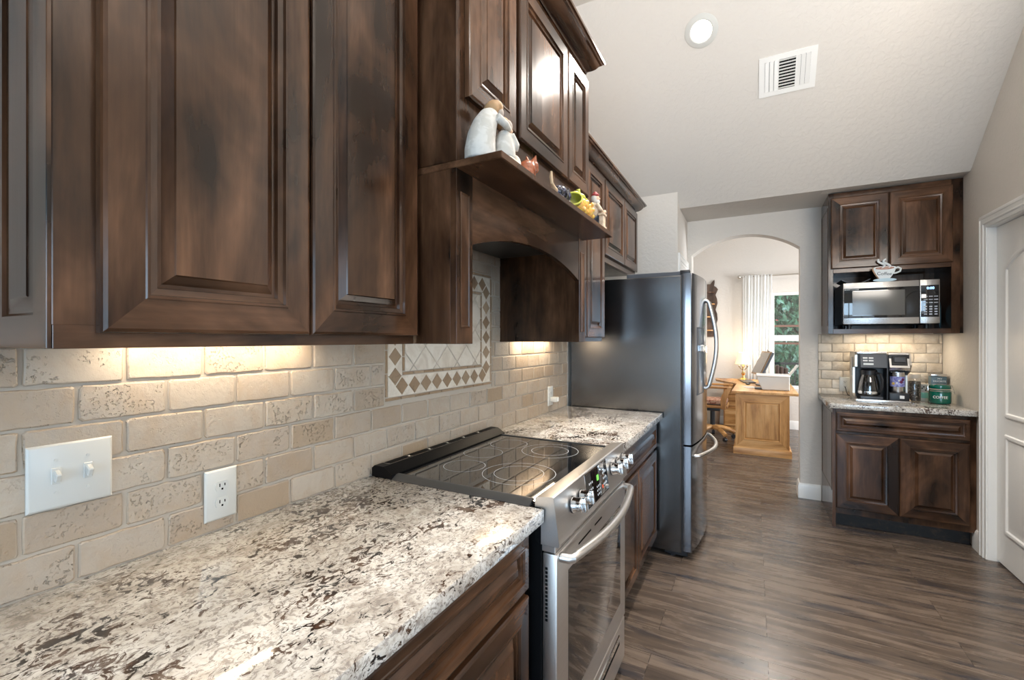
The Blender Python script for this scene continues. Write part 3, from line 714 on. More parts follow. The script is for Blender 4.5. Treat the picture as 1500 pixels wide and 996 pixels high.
# wall cabinet right of the hood
t = thing('wall_cabinet', 'dark wood wall cabinet between the range hood and the refrigerator', 'cabinet', (0.0, 2.4, UB), 'wall cabinets')
obj('body', MB().box(0.002, 0.33, 2.053, 2.748, UB + 0.032, 2.395, 0.0015), 'wood_z', t)
obj('bottom_rail', MB().box(0.302, 0.3295, 2.053, 2.747, UB, UB + 0.034, 0.001), 'wood_y', t)
panel_door('door', t, LEFT(0.331), 2.062, 2.398, 1.392, 2.385, GZ); panel_door('door', t, LEFT(0.331), 2.402, 2.742, 1.392, 2.385, GZ)
obj('crown_moulding', sweep(MB(), CROWN, [(0.33, 2.053, 1, 0), (0.33, 2.7495, 1, 0)], 2.392), 'wood_y', t, ang=25)
under_light(t, 0.035, 0.085, 2.16, 2.66, UB + 0.032, 1.7)
# cabinet over the refrigerator
t = thing('wall_cabinet', 'short dark wood two-door cabinet mounted above the refrigerator', 'cabinet', (0.0, 3.2, 1.88), 'wall cabinets')
obj('body', MB().box(0.002, 0.33, 2.751, 3.648, 1.895, 2.395, 0.0015), 'wood_z', t)
obj('bottom_rail', MB().box(0.302, 0.3295, 2.752, 3.647, 1.875, 1.897, 0.001), 'wood_y', t)
panel_door('door', t, LEFT(0.331), 2.758, 3.228, 1.915, 2.385, GZ, 0.05); panel_door('door', t, LEFT(0.331), 3.233, 3.642, 1.915, 2.385, GZ, 0.05)
obj('crown_moulding', sweep(MB(), CROWN, [(0.33, 2.7505, 1, 0), (0.33, 3.648, 1, 1), (0.002, 3.648, 0, 1)], 2.392), 'wood_y', t, ang=25)

# base cabinets, left run
def base_cab(label, y0, y1, dz, doors, at):
    t = thing('base_cabinet', label, 'cabinet', at, 'base cabinets of the left run')
    obj('body', MB().box(0.002, 0.605, y0, y1, 0.105, 0.874, 0.0015), 'wood_z', t)
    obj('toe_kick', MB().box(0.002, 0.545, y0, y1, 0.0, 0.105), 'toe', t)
    for a, b in dz: panel_door('drawer', t, LEFT(0.606), a, b, 0.700, 0.850, DR, 0.034)
    for a, b in doors: panel_door('door', t, LEFT(0.606), a, b, 0.128, 0.682, GZ, 0.05)
    return t
base_cab('dark wood base cabinet left of the range, nearest the camera', 0.12, 1.118, [(0.14, 1.108)], [(0.14, 0.62), (0.628, 1.108)], (0.3, 0.62, 0))
base_cab('dark wood base cabinet between range and refrigerator', 1.905, 2.965, [(1.925, 2.945)], [(1.925, 2.432), (2.440, 2.945)], (0.3, 2.43, 0))
t = base_cab('dark wood base cabinet running back from the left counter, behind the camera', -1.2, 0.118, [(-1.18, 0.10)], [(-1.18, -0.54), (-0.53, 0.10)], (0.3, -0.5, 0))
def slab(name, x0, x1, y0, y1, label, at):
    return tag(obj(name, MB().box(x0, x1, y0, y1, 0.876, 0.914, 0.004, 0, 2), 'granite', None, at), label, 'countertop')
slab('granite_countertop', 0.0005, 0.656, -1.2, 1.139, 'speckled granite countertop left of the range, in front of the light switches', (0.3, 0.5, 0.876))
slab('granite_countertop', 0.0005, 0.656, 1.899, 2.978, 'speckled granite countertop between the range and the refrigerator', (0.3, 2.43, 0.876))

# switch plate and outlets
def plate(name, label, cat, mp, u0, u1, v0, v1, at):
    t = thing(name, label, cat, at)
    obj('cover_plate', rings_panel(mp, u0, u1, v0, v1, [(0, 0), (0, 0.002), (0.002, 0.0045), (0.005, 0.006)]), ['plastic', 'plastic'], t)
    return t
LP = LEFT(0.0105)
t = plate('light_switch', 'white double toggle light switch plate on the stone backsplash', 'light switch', LP, 0.300, 0.424, 1.066, 1.187, (0.0105, 0.362, 1.066))
for y in (0.339, 0.385):
    o = obj('toggle', MB().rbox(0.0225, y, 1.128, 0.017, 0.009, 0.018, (0, 0.5, 0), 0.002), 'plastic', t)
    obj('surround', MB().box(0.0162, 0.0185, y - 0.007, y + 0.007, 1.113, 1.143, 0.001), 'plastic', o)
    for z in (1.096, 1.157): obj('screw', MB().cyl((0.0160, y, z), (0.0176, y, z), 0.003, n=10), 'plastic', t)
def outlet(label, mp, uc, vc, at, plug=None):
    t = plate('wall_outlet', label, 'outlet', mp, uc - 0.038, uc + 0.038, vc - 0.061, vc + 0.061, at)
    for dv in (0.02, -0.02):
        n = 20; m = MB(); pts = [(uc + 0.0165 * math.cos(2 * PI * i / n), vc + dv + max(-0.0125, min(0.0125, 0.0165 * math.sin(2 * PI * i / n)))) for i in range(n)]
        A_ = [m.b.verts.new(mp(u, v, 0.0061)) for u, v in pts]; B_ = [m.b.verts.new(mp(u, v, 0.0082)) for u, v in pts]
        for i in range(n): m.b.faces.new((A_[i], A_[(i + 1) % n], B_[(i + 1) % n], B_[i]))
        m.b.faces.new(B_); r = obj('receptacle', m, 'plastic', t)
        m = MB()
        for du, w, h in ((-0.006, 0.0012, 0.004), (0.006, 0.0012, 0.0032)): rings_panel(mp, uc + du - w, uc + du + w, vc + dv + 0.003 - h, vc + dv + 0.003 + h, [(0, 0.0079), (0, 0.0084)], m)
        rings_panel(mp, uc - 0.0022, uc + 0.0022, vc + dv - 0.009, vc + dv - 0.0045, [(0, 0.0079), (0, 0.0084)], m)
        obj('slots', m, 'dark_hole', r)
    return t
outlet('white duplex outlet on the stone backsplash right of the light switches', LP, 0.637, 1.004, (0.0105, 0.637, 0.943))
outlet('white outlet with a plugged-in adapter on the tiles near the refrigerator', LP, 2.672, 1.018, (0.0105, 2.672, 0.957))
t = thing('plug_adapter', 'small white adapter plugged into the outlet near the refrigerator', 'plug', (0.0195, 2.69, 0.992))
obj('housing', MB().box(0.0195, 0.062, 2.655, 2.70, 0.982, 1.012, 0.004, 0, 2), 'plastic', t)
obj('socket_face', MB().box(0.0615, 0.0635, 2.664, 2.691, 0.986, 1.008, 0.001), 'white', t)

# ------------------------------------------------------------------ slide-in range
R0, R1 = 1.144, 1.893
t = thing('range', 'stainless slide-in electric range with black glass cooktop', 'range', (0.35, 1.518, 0))
obj('body', MB().box(0.012, 0.645, R0, R1, 0.03, 0.915, 0.002), 'black', t)
obj('cooktop', MB().box(0.105, 0.632, R0 + 0.004, R1 - 0.004, 0.9155, 0.926, 0.002), 'blackglass', t)
for a, b, c in ((R0 - 0.012, R0 + 0.022, 1), (R1 - 0.022, R1 + 0.012, -1)):
    lo, hi = (a, b) if c == 1 else (b, a)
    obj('side_trim', MB().prism([(lo, 0.9145), (lo, 0.9165), (lo + c * 0.022, 0.929), (hi, 0.929), (hi, 0.9145)], 0, 0.080, 0.612), 'trim_grey', t)
v = obj('rear_vent', MB().prism([(0.014, 0.9155), (0.014, 0.944), (0.026, 0.953), (0.066, 0.953), (0.082, 0.944), (0.104, 0.930), (0.104, 0.9155)], 1, R0 - 0.012, R1 + 0.012), 'black', t, ang=20)
for i in range(6):
    y = R0 + 0.028 + i * 0.118; o = obj('slot_rim', MB().box(0.0285, 0.0625, y - 0.0025, y + 0.1065, 0.9525, 0.9537, 0.0004), 'chrome', v); obj('vent_slot', MB().box(0.031, 0.060, y, y + 0.104, 0.9532, 0.9541, 0.0003), 'dark_hole', o)
    if i < 5: obj('rib', MB().cyl((0.046, y + 0.111, 0.9525), (0.046, y + 0.111, 0.956), 0.006, 0.004, 12), 'nickel', v)
def ring(cx, cy, r):
    m = MB(); n = 64
    for i in range(n):
        a, b = 2 * PI * i / n, 2 * PI * (i + 1) / n
        m.b.faces.new([m.b.verts.new((cx + q * math.cos(w), cy + q * math.sin(w), 0.92625)) for q, w in ((r - 0.0008, a), (r + 0.0008, a), (r + 0.0008, b), (r - 0.0008, b))])
    bmesh.ops.remove_doubles(m.b, verts=m.b.verts, dist=1e-6); return obj('burner_mark', m, 'print', t)
for c in ((0.245, 1.353, 0.075), (0.205, 1.545, 0.078), (0.46, 1.365, 0.125), (0.46, 1.365, 0.085), (0.43, 1.70, 0.115), (0.43, 1.70, 0.075), (0.225, 1.725, 0.08)): ring(*c)
PX = lambda s_, o=0: (0.681 + 0.017 * s_ + o * 0.990, 0.946 - 0.130 * s_ + o * 0.130)      # on the slanted control face
cp = obj('control_panel', MB().prism([(0.625, 0.82), (0.625, 0.938), (0.634, 0.942), (0.676, 0.948), (0.681, 0.946), (0.698, 0.816), (0.694, 0.812), (0.64, 0.812)], 1, R0, R1), 'steel_y', t, ang=20)
for y in (1.268, 1.342, 1.690, 1.772, 1.850):
    x, z = PX(0.43); nv = Vector((0.990, 0, 0.130)); p = Vector((x, y, z))
    b = obj('knob', MB().cyl(p, p + nv * 0.005, 0.0245, n=32), 'black_soft', cp)
    Mk = Matrix.Translation(p + nv * 0.005) @ nv.to_track_quat('Z', 'Y').to_matrix().to_4x4()
    kn = MB().lathe([(0.0235, 0), (0.0235, 0.004), (0.021, 0.010), (0.0205, 0.026), (0.018, 0.029), (0, 0.0295)], mat=Mk, n=32)
    o = bmesh.new(); bmesh.ops.create_cube(o, size=1, matrix=Matrix.Diagonal((0.011, 0.042, 0.014, 1))); bmesh.ops.bevel(o, geom=list(o.edges), offset=0.003, segments=2, profile=0.5, affect='EDGES')
    kn.add(o, 0, Mk @ Matrix.Translation((0, 0, 0.033))); q = obj('grip', kn, 'chrome', cp)
dmat = lambda u, v, w: (PX(v, w + 0.0002)[0], u, PX(v, w + 0.0002)[1])
dp = obj('display', rings_panel(dmat, 1.400, 1.628, 0.06, 0.84, [(0, -0.001), (0, 0.001), (0.0005, 0.0012)]), ['blackglass', 'blackglass'], cp)
obj('bezel', rings_panel(dmat, 1.396, 1.632, 0.03, 0.87, [(0, -0.001), (0, 0.0006)]), ['chrome', 'chrome'], cp)
m = MB(); rings_panel(dmat, 1.508, 1.528, 0.26, 0.40, [(0, 0.001), (0, 0.0016)], m); obj('clock_digits', m, 'led_green', dp)
m = MB()
for u in (1.425, 1.44, 1.455, 1.575, 1.59, 1.605):
    for v_ in (0.3, 0.45, 0.6): rings_panel(dmat, u, u + 0.008, v_, v_ + 0.05, [(0, 0.001), (0, 0.0015)], m)
for u in (1.50, 1.515, 1.53):
    for v_ in (0.52, 0.62, 0.72): rings_panel(dmat, u, u + 0.006, v_, v_ + 0.05, [(0, 0.001), (0, 0.0015)], m)
obj('touch_keys', m, 'print', dp)
m = MB(); rings_panel(dmat, 1.56, 1.568, 0.62, 0.70, [(0, 0.001), (0, 0.0016)], m); obj('indicator', m, 'led_red', dp)
def slots(parent, x, z, ys, h=0.006):
    for a, b in ys: obj('vent_slot', MB().box(x - 0.004, x + 0.0006, a, b, z - h / 2, z + h / 2), 'dark_hole', parent)
obj('vent_strip', MB().box(0.64, 0.684, R0 + 0.004, R1 - 0.004, 0.792, 0.811, 0.002), 'steel_y', t)
slots(t, 0.684, 0.802, [(1.19, 1.26), (1.29, 1.33), (1.36, 1.47), (1.50, 1.61), (1.64, 1.68), (1.72, 1.84)])
d = obj('oven_door', MB().box(0.646, 0.690, R0 + 0.003, R1 - 0.003, 0.232, 0.789, 0.004, 0, 2), 'steel_y', t)
obj('window', rings_panel(LEFT(0.690), 1.232, 1.812, 0.315, 0.712, [(0, -0.002), (0, 0.0006), (0.002, 0.0012)]), ['ovenglass', 'ovenglass'], d)
slots(d, 0.690, 0.752, [(1.32, 1.44), (1.48, 1.56)])
m = MB()
for i in range(14): m.box(0.655, 0.662, R0 + 0.0022, R0 + 0.0035, 0.60 + i * 0.011, 0.607 + i * 0.011)
obj('side_vent', m, 'dark_hole', d)
P = [(0.690, 1.172, 0.775), (0.715, 1.176, 0.774)] + [(0.722 + 0.036 * math.sin(PI * i / 16), 1.180 + 0.676 * i / 16, 0.774 - 0.004 * math.sin(PI * i / 16)) for i in range(17)] + [(0.715, 1.862, 0.774), (0.690, 1.866, 0.775)]
obj('door_handle', MB().tube(P, 0.0135, 14), 'steel_bar', d)
d = obj('storage_drawer', MB().box(0.646, 0.688, R0 + 0.003, R1 - 0.003, 0.055, 0.224, 0.003), 'steel_y', t)
obj('drawer_grip', MB().box(0.686, 0.692, 1.24, 1.80, 0.168, 0.196, 0.003), 'chrome', d); obj('grip_recess', MB().box(0.684, 0.6885, 1.23, 1.81, 0.148, 0.168), 'dark_hole', d)
for x in (0.08, 0.60):
    for y in (R0 + 0.05, R1 - 0.05): obj('foot', MB().cyl((x, y, 0), (x, y, 0.031), 0.02, n=14), 'black_soft', t)

# ------------------------------------------------------------------ refrigerator
F0, F1, FZ = 3.000, 3.905, 1.785
t = thing('refrigerator', 'black stainless french-door refrigerator with curved handles', 'refrigerator', (0.4, 3.45, 0))
obj('cabinet_shell', MB().box(0.03, 0.765, F0, F1, 0.035, FZ, 0.004), 'fridge_side', t)
obj('top_cover', MB().box(0.42, 0.80, F0 + 0.01, F1 - 0.01, FZ, FZ + 0.028, 0.003), 'charcoal', t)
for y in (F0 + 0.03, F1 - 0.03): obj('hinge_cap', MB().box(0.755, 0.815, y - 0.022, y + 0.022, FZ + 0.004, FZ + 0.034, 0.006, 0, 2), 'black_soft', t)
def bow_door(y0, y1, z0, z1):
    yc = (F0 + F1) / 2; hw_ = (F1 - F0) / 2
    fx = lambda y: 0.826 + 0.042 * (1 - ((y - yc) / hw_) ** 2)
    n = 12; P = [(0.775, y0), (0.822 - 0.004, y0)] if abs(y0 - F0) < 0.01 else [(0.775, y0)]
    P += [(fx(y0 + (y1 - y0) * i / n), y0 + (y1 - y0) * i / n + (0.003 if i == 0 else (-0.003 if i == n else 0))) for i in range(n + 1)]
    P += [(0.775, y1)]
    return MB().prism(P, 2, z0, z1), fx
SEAM = 0.715
mb, fx = bow_door(F0 + 0.002, 3.450, SEAM + 0.006, FZ + 0.012); da = obj('door', mb, 'black_steel', t, ang=30)
mb, _ = bow_door(3.456, F1 - 0.002, SEAM + 0.006, FZ + 0.012); db = obj('door', mb, 'black_steel', t, ang=30)
mb, _ = bow_door(F0 + 0.002, F1 - 0.002, 0.05, SEAM - 0.006); dc = obj('freezer_drawer', mb, 'black_steel', t, ang=30)
obj('gasket', MB().box(0.764, 0.776, F0 + 0.006, F1 - 0.006, 0.05, FZ), 'black_soft', t)
for dd, y in ((da, 3.418), (db, 3.488)):
    x = fx(y); P = [(x - 0.004, y, 1.655), (x + 0.012, y, 1.650)] + [(x + 0.022 + 0.048 * math.sin(PI * i / 18), y, 1.640 - 0.585 * i / 18) for i in range(19)] + [(x + 0.012, y, 1.045), (x - 0.004, y, 1.040)]
    obj('handle', MB().tube(P, 0.0125, 12), 'steel_bar', dd)
P = [(fx(3.07) - 0.004, 3.07, 0.64), (fx(3.07) + 0.012, 3.075, 0.64)] + [(fx(3.08 + 0.745 * i / 18) + 0.02 + 0.045 * math.sin(PI * i / 18), 3.08 + 0.745 * i / 18, 0.64) for i in range(19)] + [(fx(3.83) + 0.012, 3.83, 0.64), (fx(3.835) - 0.004, 3.835, 0.64)]
obj('handle', MB().tube(P, 0.0125, 12), 'steel_bar', dc)
dmp = lambda u, v, w: (fx(u) + w, u, v)
o = obj('dispenser', rings_panel(dmp, 3.12, 3.33, 1.02, 1.46, [(0, -0.002), (0, 0.002), (0.006, 0.003), (0.008, 0.0015)]), ['charcoal', 'charcoal'], da)
obj('paddle', MB().box(fx(3.22) - 0.004, fx(3.22) + 0.02, 3.195, 3.255, 1.30, 1.345, 0.004), 'chrome', o)
for y in (F0 + 0.05, F1 - 0.05): obj('foot', MB().cyl((0.70, y, 0), (0.70, y, 0.036), 0.025, n=14), 'black_soft', t); obj('foot', MB().cyl((0.10, y, 0), (0.10, y, 0.036), 0.025, n=14), 'black_soft', t)
obj('toe_grille', MB().box(0.66, 0.80, F0 + 0.02, F1 - 0.02, 0.012, 0.048, 0.003), 'black_soft', t)

# ------------------------------------------------------------------ figures on the hood ledge
LZ = SH + 0.0205
def fig(name, label, cat, x, y): return thing(name, label, cat, (x, y, LZ))
# mother embracing a kneeling child
x, y = 0.515, 1.090
t = fig('mother_figurine', 'cream figurine of a mother hugging a kneeling child, on the hood ledge', 'figurine', x, y)
m = MB(); m.tube([(x - 0.008, y - 0.048, LZ + 0.0008), (x - 0.008, y - 0.047, LZ + 0.03), (x - 0.007, y - 0.042, LZ + 0.07), (x - 0.004, y - 0.030, LZ + 0.105), (x - 0.002, y - 0.012, LZ + 0.135), (x, y + 0.006, LZ + 0.155)], [0.042, 0.043, 0.039, 0.034, 0.028, 0.017], 20)
blend(obj('gown', m, 'figwhite', t), 0.004, 4)
m = MB(); m.tube([(x + 0.028, y - 0.02, LZ + 0.128), (x + 0.038, y + 0.012, LZ + 0.118), (x + 0.032, y + 0.045, LZ + 0.118)], [0.013, 0.011, 0.009]); blend(obj('arm', m, 'figwhite', t), 0.004, 3)
m = MB(); m.ell((x + 0.030, y + 0.052, LZ + 0.117), (0.008, 0.012, 0.007)); obj('hand', m, 'figskin', t)
m = MB(); m.ell((x + 0.004, y + 0.024, LZ + 0.163), (0.019, 0.021, 0.022)); m.ell((x + 0.010, y + 0.044, LZ + 0.158), (0.004, 0.005, 0.004)); obj('face', m, 'figface', t)
m = MB(); m.ell((x, y + 0.016, LZ + 0.176), (0.025, 0.029, 0.020), (0.35, 0, 0)); m.ell((x, y + 0.0, LZ + 0.165), (0.023, 0.018, 0.02)); m.ell((x, y + 0.036, LZ + 0.168), (0.018, 0.012, 0.012)); blend(obj('hair', m, 'fighair', t), 0.004, 3)
m = MB(); m.tube([(x + 0.018, y + 0.036, LZ + 0.030), (x + 0.018, y + 0.036, LZ + 0.055), (x + 0.018, y + 0.040, LZ + 0.085), (x + 0.017, y + 0.044, LZ + 0.112)], [0.036, 0.035, 0.028, 0.015], 18); m.tube([(x + 0.034, y + 0.05, LZ + 0.105), (x + 0.042, y + 0.068, LZ + 0.078), (x + 0.036, y + 0.074, LZ + 0.065)], [0.012, 0.012, 0.01])
blend(obj('child_shirt', m, 'figwhite', t), 0.004, 4)
m = MB(); m.ell((x + 0.020, y + 0.050, LZ + 0.130), (0.018, 0.019, 0.021)); obj('child_head', m, 'figface', t)
m = MB(); m.ell((x + 0.012, y + 0.043, LZ + 0.138), (0.019, 0.020, 0.019)); obj('child_hair', m, 'fighair', t)
m = MB(); m.ell((x + 0.018, y + 0.085, LZ + 0.022), (0.030, 0.034, 0.022)); m.ell((x + 0.018, y + 0.098, LZ + 0.038), (0.024, 0.022, 0.030)); m.ell((x - 0.012, y + 0.09, LZ + 0.015), (0.02, 0.03, 0.015)); m.cyl((x + 0.018, y + 0.036, LZ + 0.0008), (x + 0.018, y + 0.036, LZ + 0.034), 0.037, n=20); blend(obj('child_legs', m, 'figbase', t), 0.005)
# brown glazed piglet
x, y = 0.555, 1.238
t = fig('pig_figurine', 'small glossy brown ceramic pig sitting on the hood ledge', 'figurine', x, y)
m = MB(); m.ell((x, y, LZ + 0.036), (0.025, 0.034, 0.028)); m.ell((x + 0.004, y + 0.024, LZ + 0.052), (0.021, 0.021, 0.020)); m.cyl((x + 0.006, y + 0.038, LZ + 0.049), (x + 0.008, y + 0.052, LZ + 0.047), 0.010, 0.009, 16)
m.ell((x, y - 0.012, LZ + 0.020), (0.024, 0.025, 0.019)); m.cyl((x - 0.012, y + 0.02, LZ + 0.001), (x - 0.010, y + 0.015, LZ + 0.03), 0.0075, n=12); m.cyl((x + 0.015, y + 0.02, LZ + 0.001), (x + 0.012, y + 0.015, LZ + 0.03), 0.0075, n=12)
m.cyl((x - 0.010, y + 0.02, LZ + 0.064), (x - 0.014, y + 0.022, LZ + 0.088), 0.010, 0.002, 10); m.cyl((x + 0.012, y + 0.02, LZ + 0.064), (x + 0.018, y + 0.024, LZ + 0.086), 0.010, 0.002, 10)
m.ell((x + 0.015, y + 0.03, LZ + 0.006), (0.010, 0.013, 0.006)); m.ell((x - 0.012, y + 0.03, LZ + 0.006), (0.010, 0.013, 0.006))
blend(obj('body', m, 'pig', t), 0.003, 3)
m = MB(); m.ell((x + 0.020, y + 0.036, LZ + 0.060), 0.0028, sub=2); m.ell((x - 0.008, y + 0.042, LZ + 0.060), 0.0028, sub=2); obj('eyes', m, 'black', t)
# black long-tailed animal
x, y = 0.562, 1.478
t = fig('black_animal_figurine', 'shiny black crouching animal figurine with a raised tan tail on the hood ledge', 'figurine', x, y)
m = MB(); m.ell((x, y + 0.012, LZ + 0.034), (0.025, 0.046, 0.027)); m.ell((x, y + 0.060, LZ + 0.038), (0.021, 0.028, 0.022)); m.ell((x, y + 0.082, LZ + 0.033), (0.012, 0.016, 0.012))
for dx in (-0.014, 0.014):
    for dy in (-0.015, 0.055): m.ell((x + dx, y + dy, LZ + 0.009), (0.008, 0.015, 0.009))
    m.cyl((x + dx * 0.8, y + 0.056, LZ + 0.052), (x + dx, y + 0.056, LZ + 0.066), 0.005, 0.002, 8)
blend(obj('body', m, 'blackglaze', t), 0.003, 2)
obj('tail', MB().tube([(x, y - 0.02, LZ + 0.030), (x, y - 0.05, LZ + 0.036), (x, y - 0.068, LZ + 0.046), (x, y - 0.074, LZ + 0.066), (x, y - 0.072, LZ + 0.084)], [0.009, 0.007, 0.006, 0.006, 0.004]), 'tan', t)
# yellow ceramic fruit ornament with open olive bowl
x, y = 0.560, 1.690
t = fig('ceramic_ornament', 'yellow and lime ceramic ornament with an open olive bowl on the hood ledge', 'ornament', x, y)
Mb = Matrix.Translation((x + 0.005, y - 0.080, LZ + 0.040)) @ Euler((0.9, 0.55, 0)).to_matrix().to_4x4()
obj('bowl', MB().lathe([(0, -0.022), (0.020, -0.018), (0.031, -0.004), (0.034, 0.010), (0.031, 0.010), (0.027, 0.0), (0.018, -0.010), (0, -0.013)], mat=Mb), 'olive', t)
obj('rim', MB().lathe([(0.030, 0.009), (0.0355, 0.009), (0.0355, 0.013), (0.030, 0.013), (0.030, 0.009)], mat=Mb), 'lime', t)
m = MB(); m.ell((x, y, LZ + 0.040), (0.032, 0.052, 0.038)); m.ell((x + 0.004, y + 0.055, LZ + 0.030), (0.030, 0.046, 0.029))
random.seed(3)
for i in range(26): m.ell((x + random.uniform(0.0, 0.03), y + random.uniform(-0.03, 0.09), LZ + random.uniform(0.012, 0.062)), 0.010, sub=2)
blend(obj('kernels', m, 'corn', t), 0.0035, 1)
m = MB(); m.ell((x, y - 0.005, LZ + 0.072), (0.026, 0.036, 0.018)); m.cyl((x, y - 0.005, LZ + 0.08), (x, y - 0.012, LZ + 0.105), 0.007, 0.008, 12); m.ell((x, y - 0.050, LZ + 0.078), (0.012, 0.024, 0.008), (0.4, 0, 0)); m.ell((x + 0.01, y + 0.035, LZ + 0.063), (0.02, 0.028, 0.008), (-0.5, 0, 0)); blend(obj('leaves', m, 'lime', t), 0.0035, 1)
m = MB().ell((x, y - 0.045, LZ + 0.008), (0.022, 0.05, 0.008)); obj('foot', m, 'lime', t)
# bearded man at a column
x, y = 0.560, 1.915
t = fig('man_figurine', 'painted figurine of a white-bearded man leaning on a stone column, hood ledge', 'figurine', x, y)
m = MB(); m.ell((x - 0.008, y - 0.012, LZ + 0.082), (0.020, 0.026, 0.034)); m.tube([(x + 0.008, y - 0.03, LZ + 0.10), (x + 0.022, y - 0.018, LZ + 0.078), (x + 0.024, y + 0.008, LZ + 0.072)], [0.010, 0.009, 0.007]); m.tube([(x + 0.0, y + 0.012, LZ + 0.098), (x + 0.012, y + 0.03, LZ + 0.08), (x + 0.018, y + 0.045, LZ + 0.075)], [0.010, 0.009, 0.008]); blend(obj('coat', m, 'sandstone', t), 0.003, 2)
m = MB(); m.tube([(x - 0.006, y + 0.0, LZ + 0.06), (x + 0.0, y + 0.045, LZ + 0.05), (x - 0.004, y + 0.052, LZ + 0.010)], [0.015, 0.013, 0.010]); m.tube([(x - 0.015, y - 0.012, LZ + 0.06), (x - 0.012, y + 0.03, LZ + 0.04), (x - 0.012, y + 0.034, LZ + 0.008)], [0.014, 0.012, 0.010]); m.ell((x + 0.0, y + 0.058, LZ + 0.006), (0.010, 0.014, 0.006)); m.ell((x - 0.012, y + 0.04, LZ + 0.006), (0.010, 0.014, 0.006)); blend(obj('trousers', m, 'blue', t), 0.003, 2)
m = MB(); m.ell((x, y - 0.014, LZ + 0.128), (0.015, 0.015, 0.018)); m.ell((x + 0.014, y - 0.010, LZ + 0.127), (0.005, 0.004, 0.004)); obj('head', m, 'figskin', t)
m = MB(); m.ell((x + 0.004, y - 0.012, LZ + 0.114), (0.014, 0.014, 0.012)); m.ell((x - 0.005, y - 0.020, LZ + 0.128), (0.015, 0.014, 0.017)); blend(obj('beard', m, 'figwhite', t), 0.003, 2)
m = MB(); m.ell((x - 0.002, y - 0.016, LZ + 0.142), (0.017, 0.017, 0.010)); m.ell((x - 0.002, y - 0.016, LZ + 0.150), (0.010, 0.011, 0.008)); obj('cap', m, 'red', t)
m = MB(); m.box(x + 0.008, x + 0.036, y - 0.012, y + 0.030, LZ, LZ + 0.010, 0.002); m.box(x + 0.012, x + 0.032, y - 0.008, y + 0.026, LZ + 0.010, LZ + 0.055, 0.002); m.box(x + 0.008, x + 0.036, y - 0.013, y + 0.031, LZ + 0.055, LZ + 0.066, 0.002); obj('column', m, 'sandstone', t)
m = MB(); m.ell((x + 0.020, y + 0.05, LZ + 0.083), (0.008, 0.010, 0.009)); m.ell((x + 0.022, y + 0.018, LZ + 0.074), (0.008, 0.010, 0.007)); obj('hands', m, 'figskin', t)

# ------------------------------------------------------------------ coffee nook
CX0, CX1, CY = 1.680, 2.452, 4.05
t = thing('coffee_cabinet', 'dark wood base cabinet with drawer and two doors under the coffee maker', 'cabinet', (2.07, 4.36, 0))
obj('body', MB().box(CX0 + 0.02, CX1, CY + 0.02, YF - 0.006, 0.105, 0.874, 0.001), 'wood_z', t)
fr = MB(); rings_panel(NEAR(CY + 0.02), CX0 + 0.0205, CX1 + 0.0055, 0.105, 0.874, [(0, 0), (0, 0.019), (0.001, 0.02)], fr); obj('face_frame', fr, ['wood_z', 'wood_x'], t)
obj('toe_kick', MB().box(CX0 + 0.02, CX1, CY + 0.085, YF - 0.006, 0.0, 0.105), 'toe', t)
obj('side_panel', MB().prism([(CY, 0.0), (YF - 0.015, 0.0), (YF - 0.015, 0.874), (CY, 0.874)], 0, CX0, CX0 + 0.02), 'wood_z', t)
obj('side_inset', rings_panel(RIGHT(CX0), CY + 0.03, YF - 0.05, 0.26, 0.84, [(0, -0.002), (0, 0.001), (0.004, 0.003), (0.008, 0.003), (0.011, 0.0005), (0.02, 0.0005)]), ['wood_z', 'wood_y'], t, ang=20)
panel_door('drawer', t, NEAR(CY - 0.001), 1.700, 2.424, 0.712, 0.850, DRX, 0.036)
panel_door('door', t, NEAR(CY - 0.001), 1.700, 2.058, 0.150, 0.694, GX, 0.056); panel_door('door', t, NEAR(CY - 0.001), 2.063, 2.424, 0.150, 0.694, GX, 0.056)
tag(obj('granite_countertop', MB().box(1.655, XR - 0.001, 4.018, YF - 0.0005, 0.876, 0.914, 0.004, 0, 2), 'granite', None, (2.06, 4.34, 0.876)), 'short speckled granite countertop under the coffee maker in the nook', 'countertop')
# cabinet with the microwave shelf
UY, UZ0, UZ1 = 4.26, 1.425, 2.512
t = thing('microwave_cabinet', 'dark wood wall cabinet with two doors over an open microwave shelf', 'cabinet', (2.06, 4.46, UZ0))
obj('side_panel', MB().box(CX0, CX0 + 0.018, UY, YF - 0.002, UZ0, UZ1, 0.001), 'wood_z', t); obj('side_panel', MB().box(2.405, 2.440, UY + 0.02, YF - 0.002, UZ0, UZ1, 0.001), 'wood_z', t)
obj('side_inset', rings_panel(RIGHT(CX0), UY + 0.03, YF - 0.03, UZ0 + 0.06, UZ1 - 0.1, [(0, -0.002), (0, 0.001), (0.004, 0.003), (0.008, 0.003), (0.011, 0.0005), (0.02, 0.0005)]), ['wood_z', 'wood_y'], t, ang=20)
obj('back_panel', MB().box(CX0 + 0.018, 2.405, YF - 0.02, YF - 0.003, UZ0 + 0.015, UZ1), 'wood_z', t)
obj('shelf', MB().box(CX0 + 0.018, 2.405, UY + 0.02, YF - 0.02, UZ0 + 0.024, UZ0 + 0.034), 'wood_x', t)
obj('shelf', MB().box(CX0 + 0.018, 2.405, UY + 0.02, YF - 0.02, 1.898, 1.918), 'wood_x', t)
obj('top_panel', MB().box(CX0 + 0.018, 2.405, UY + 0.02, YF - 0.02, UZ1 - 0.02, UZ1), 'wood_x', t)
for a_, b_ in ((CX0, 1.712), (2.395, 2.440)): obj('stile', MB().box(a_, b_, UY, UY + 0.02, UZ0, UZ1, 0.001), 'wood_z', t)
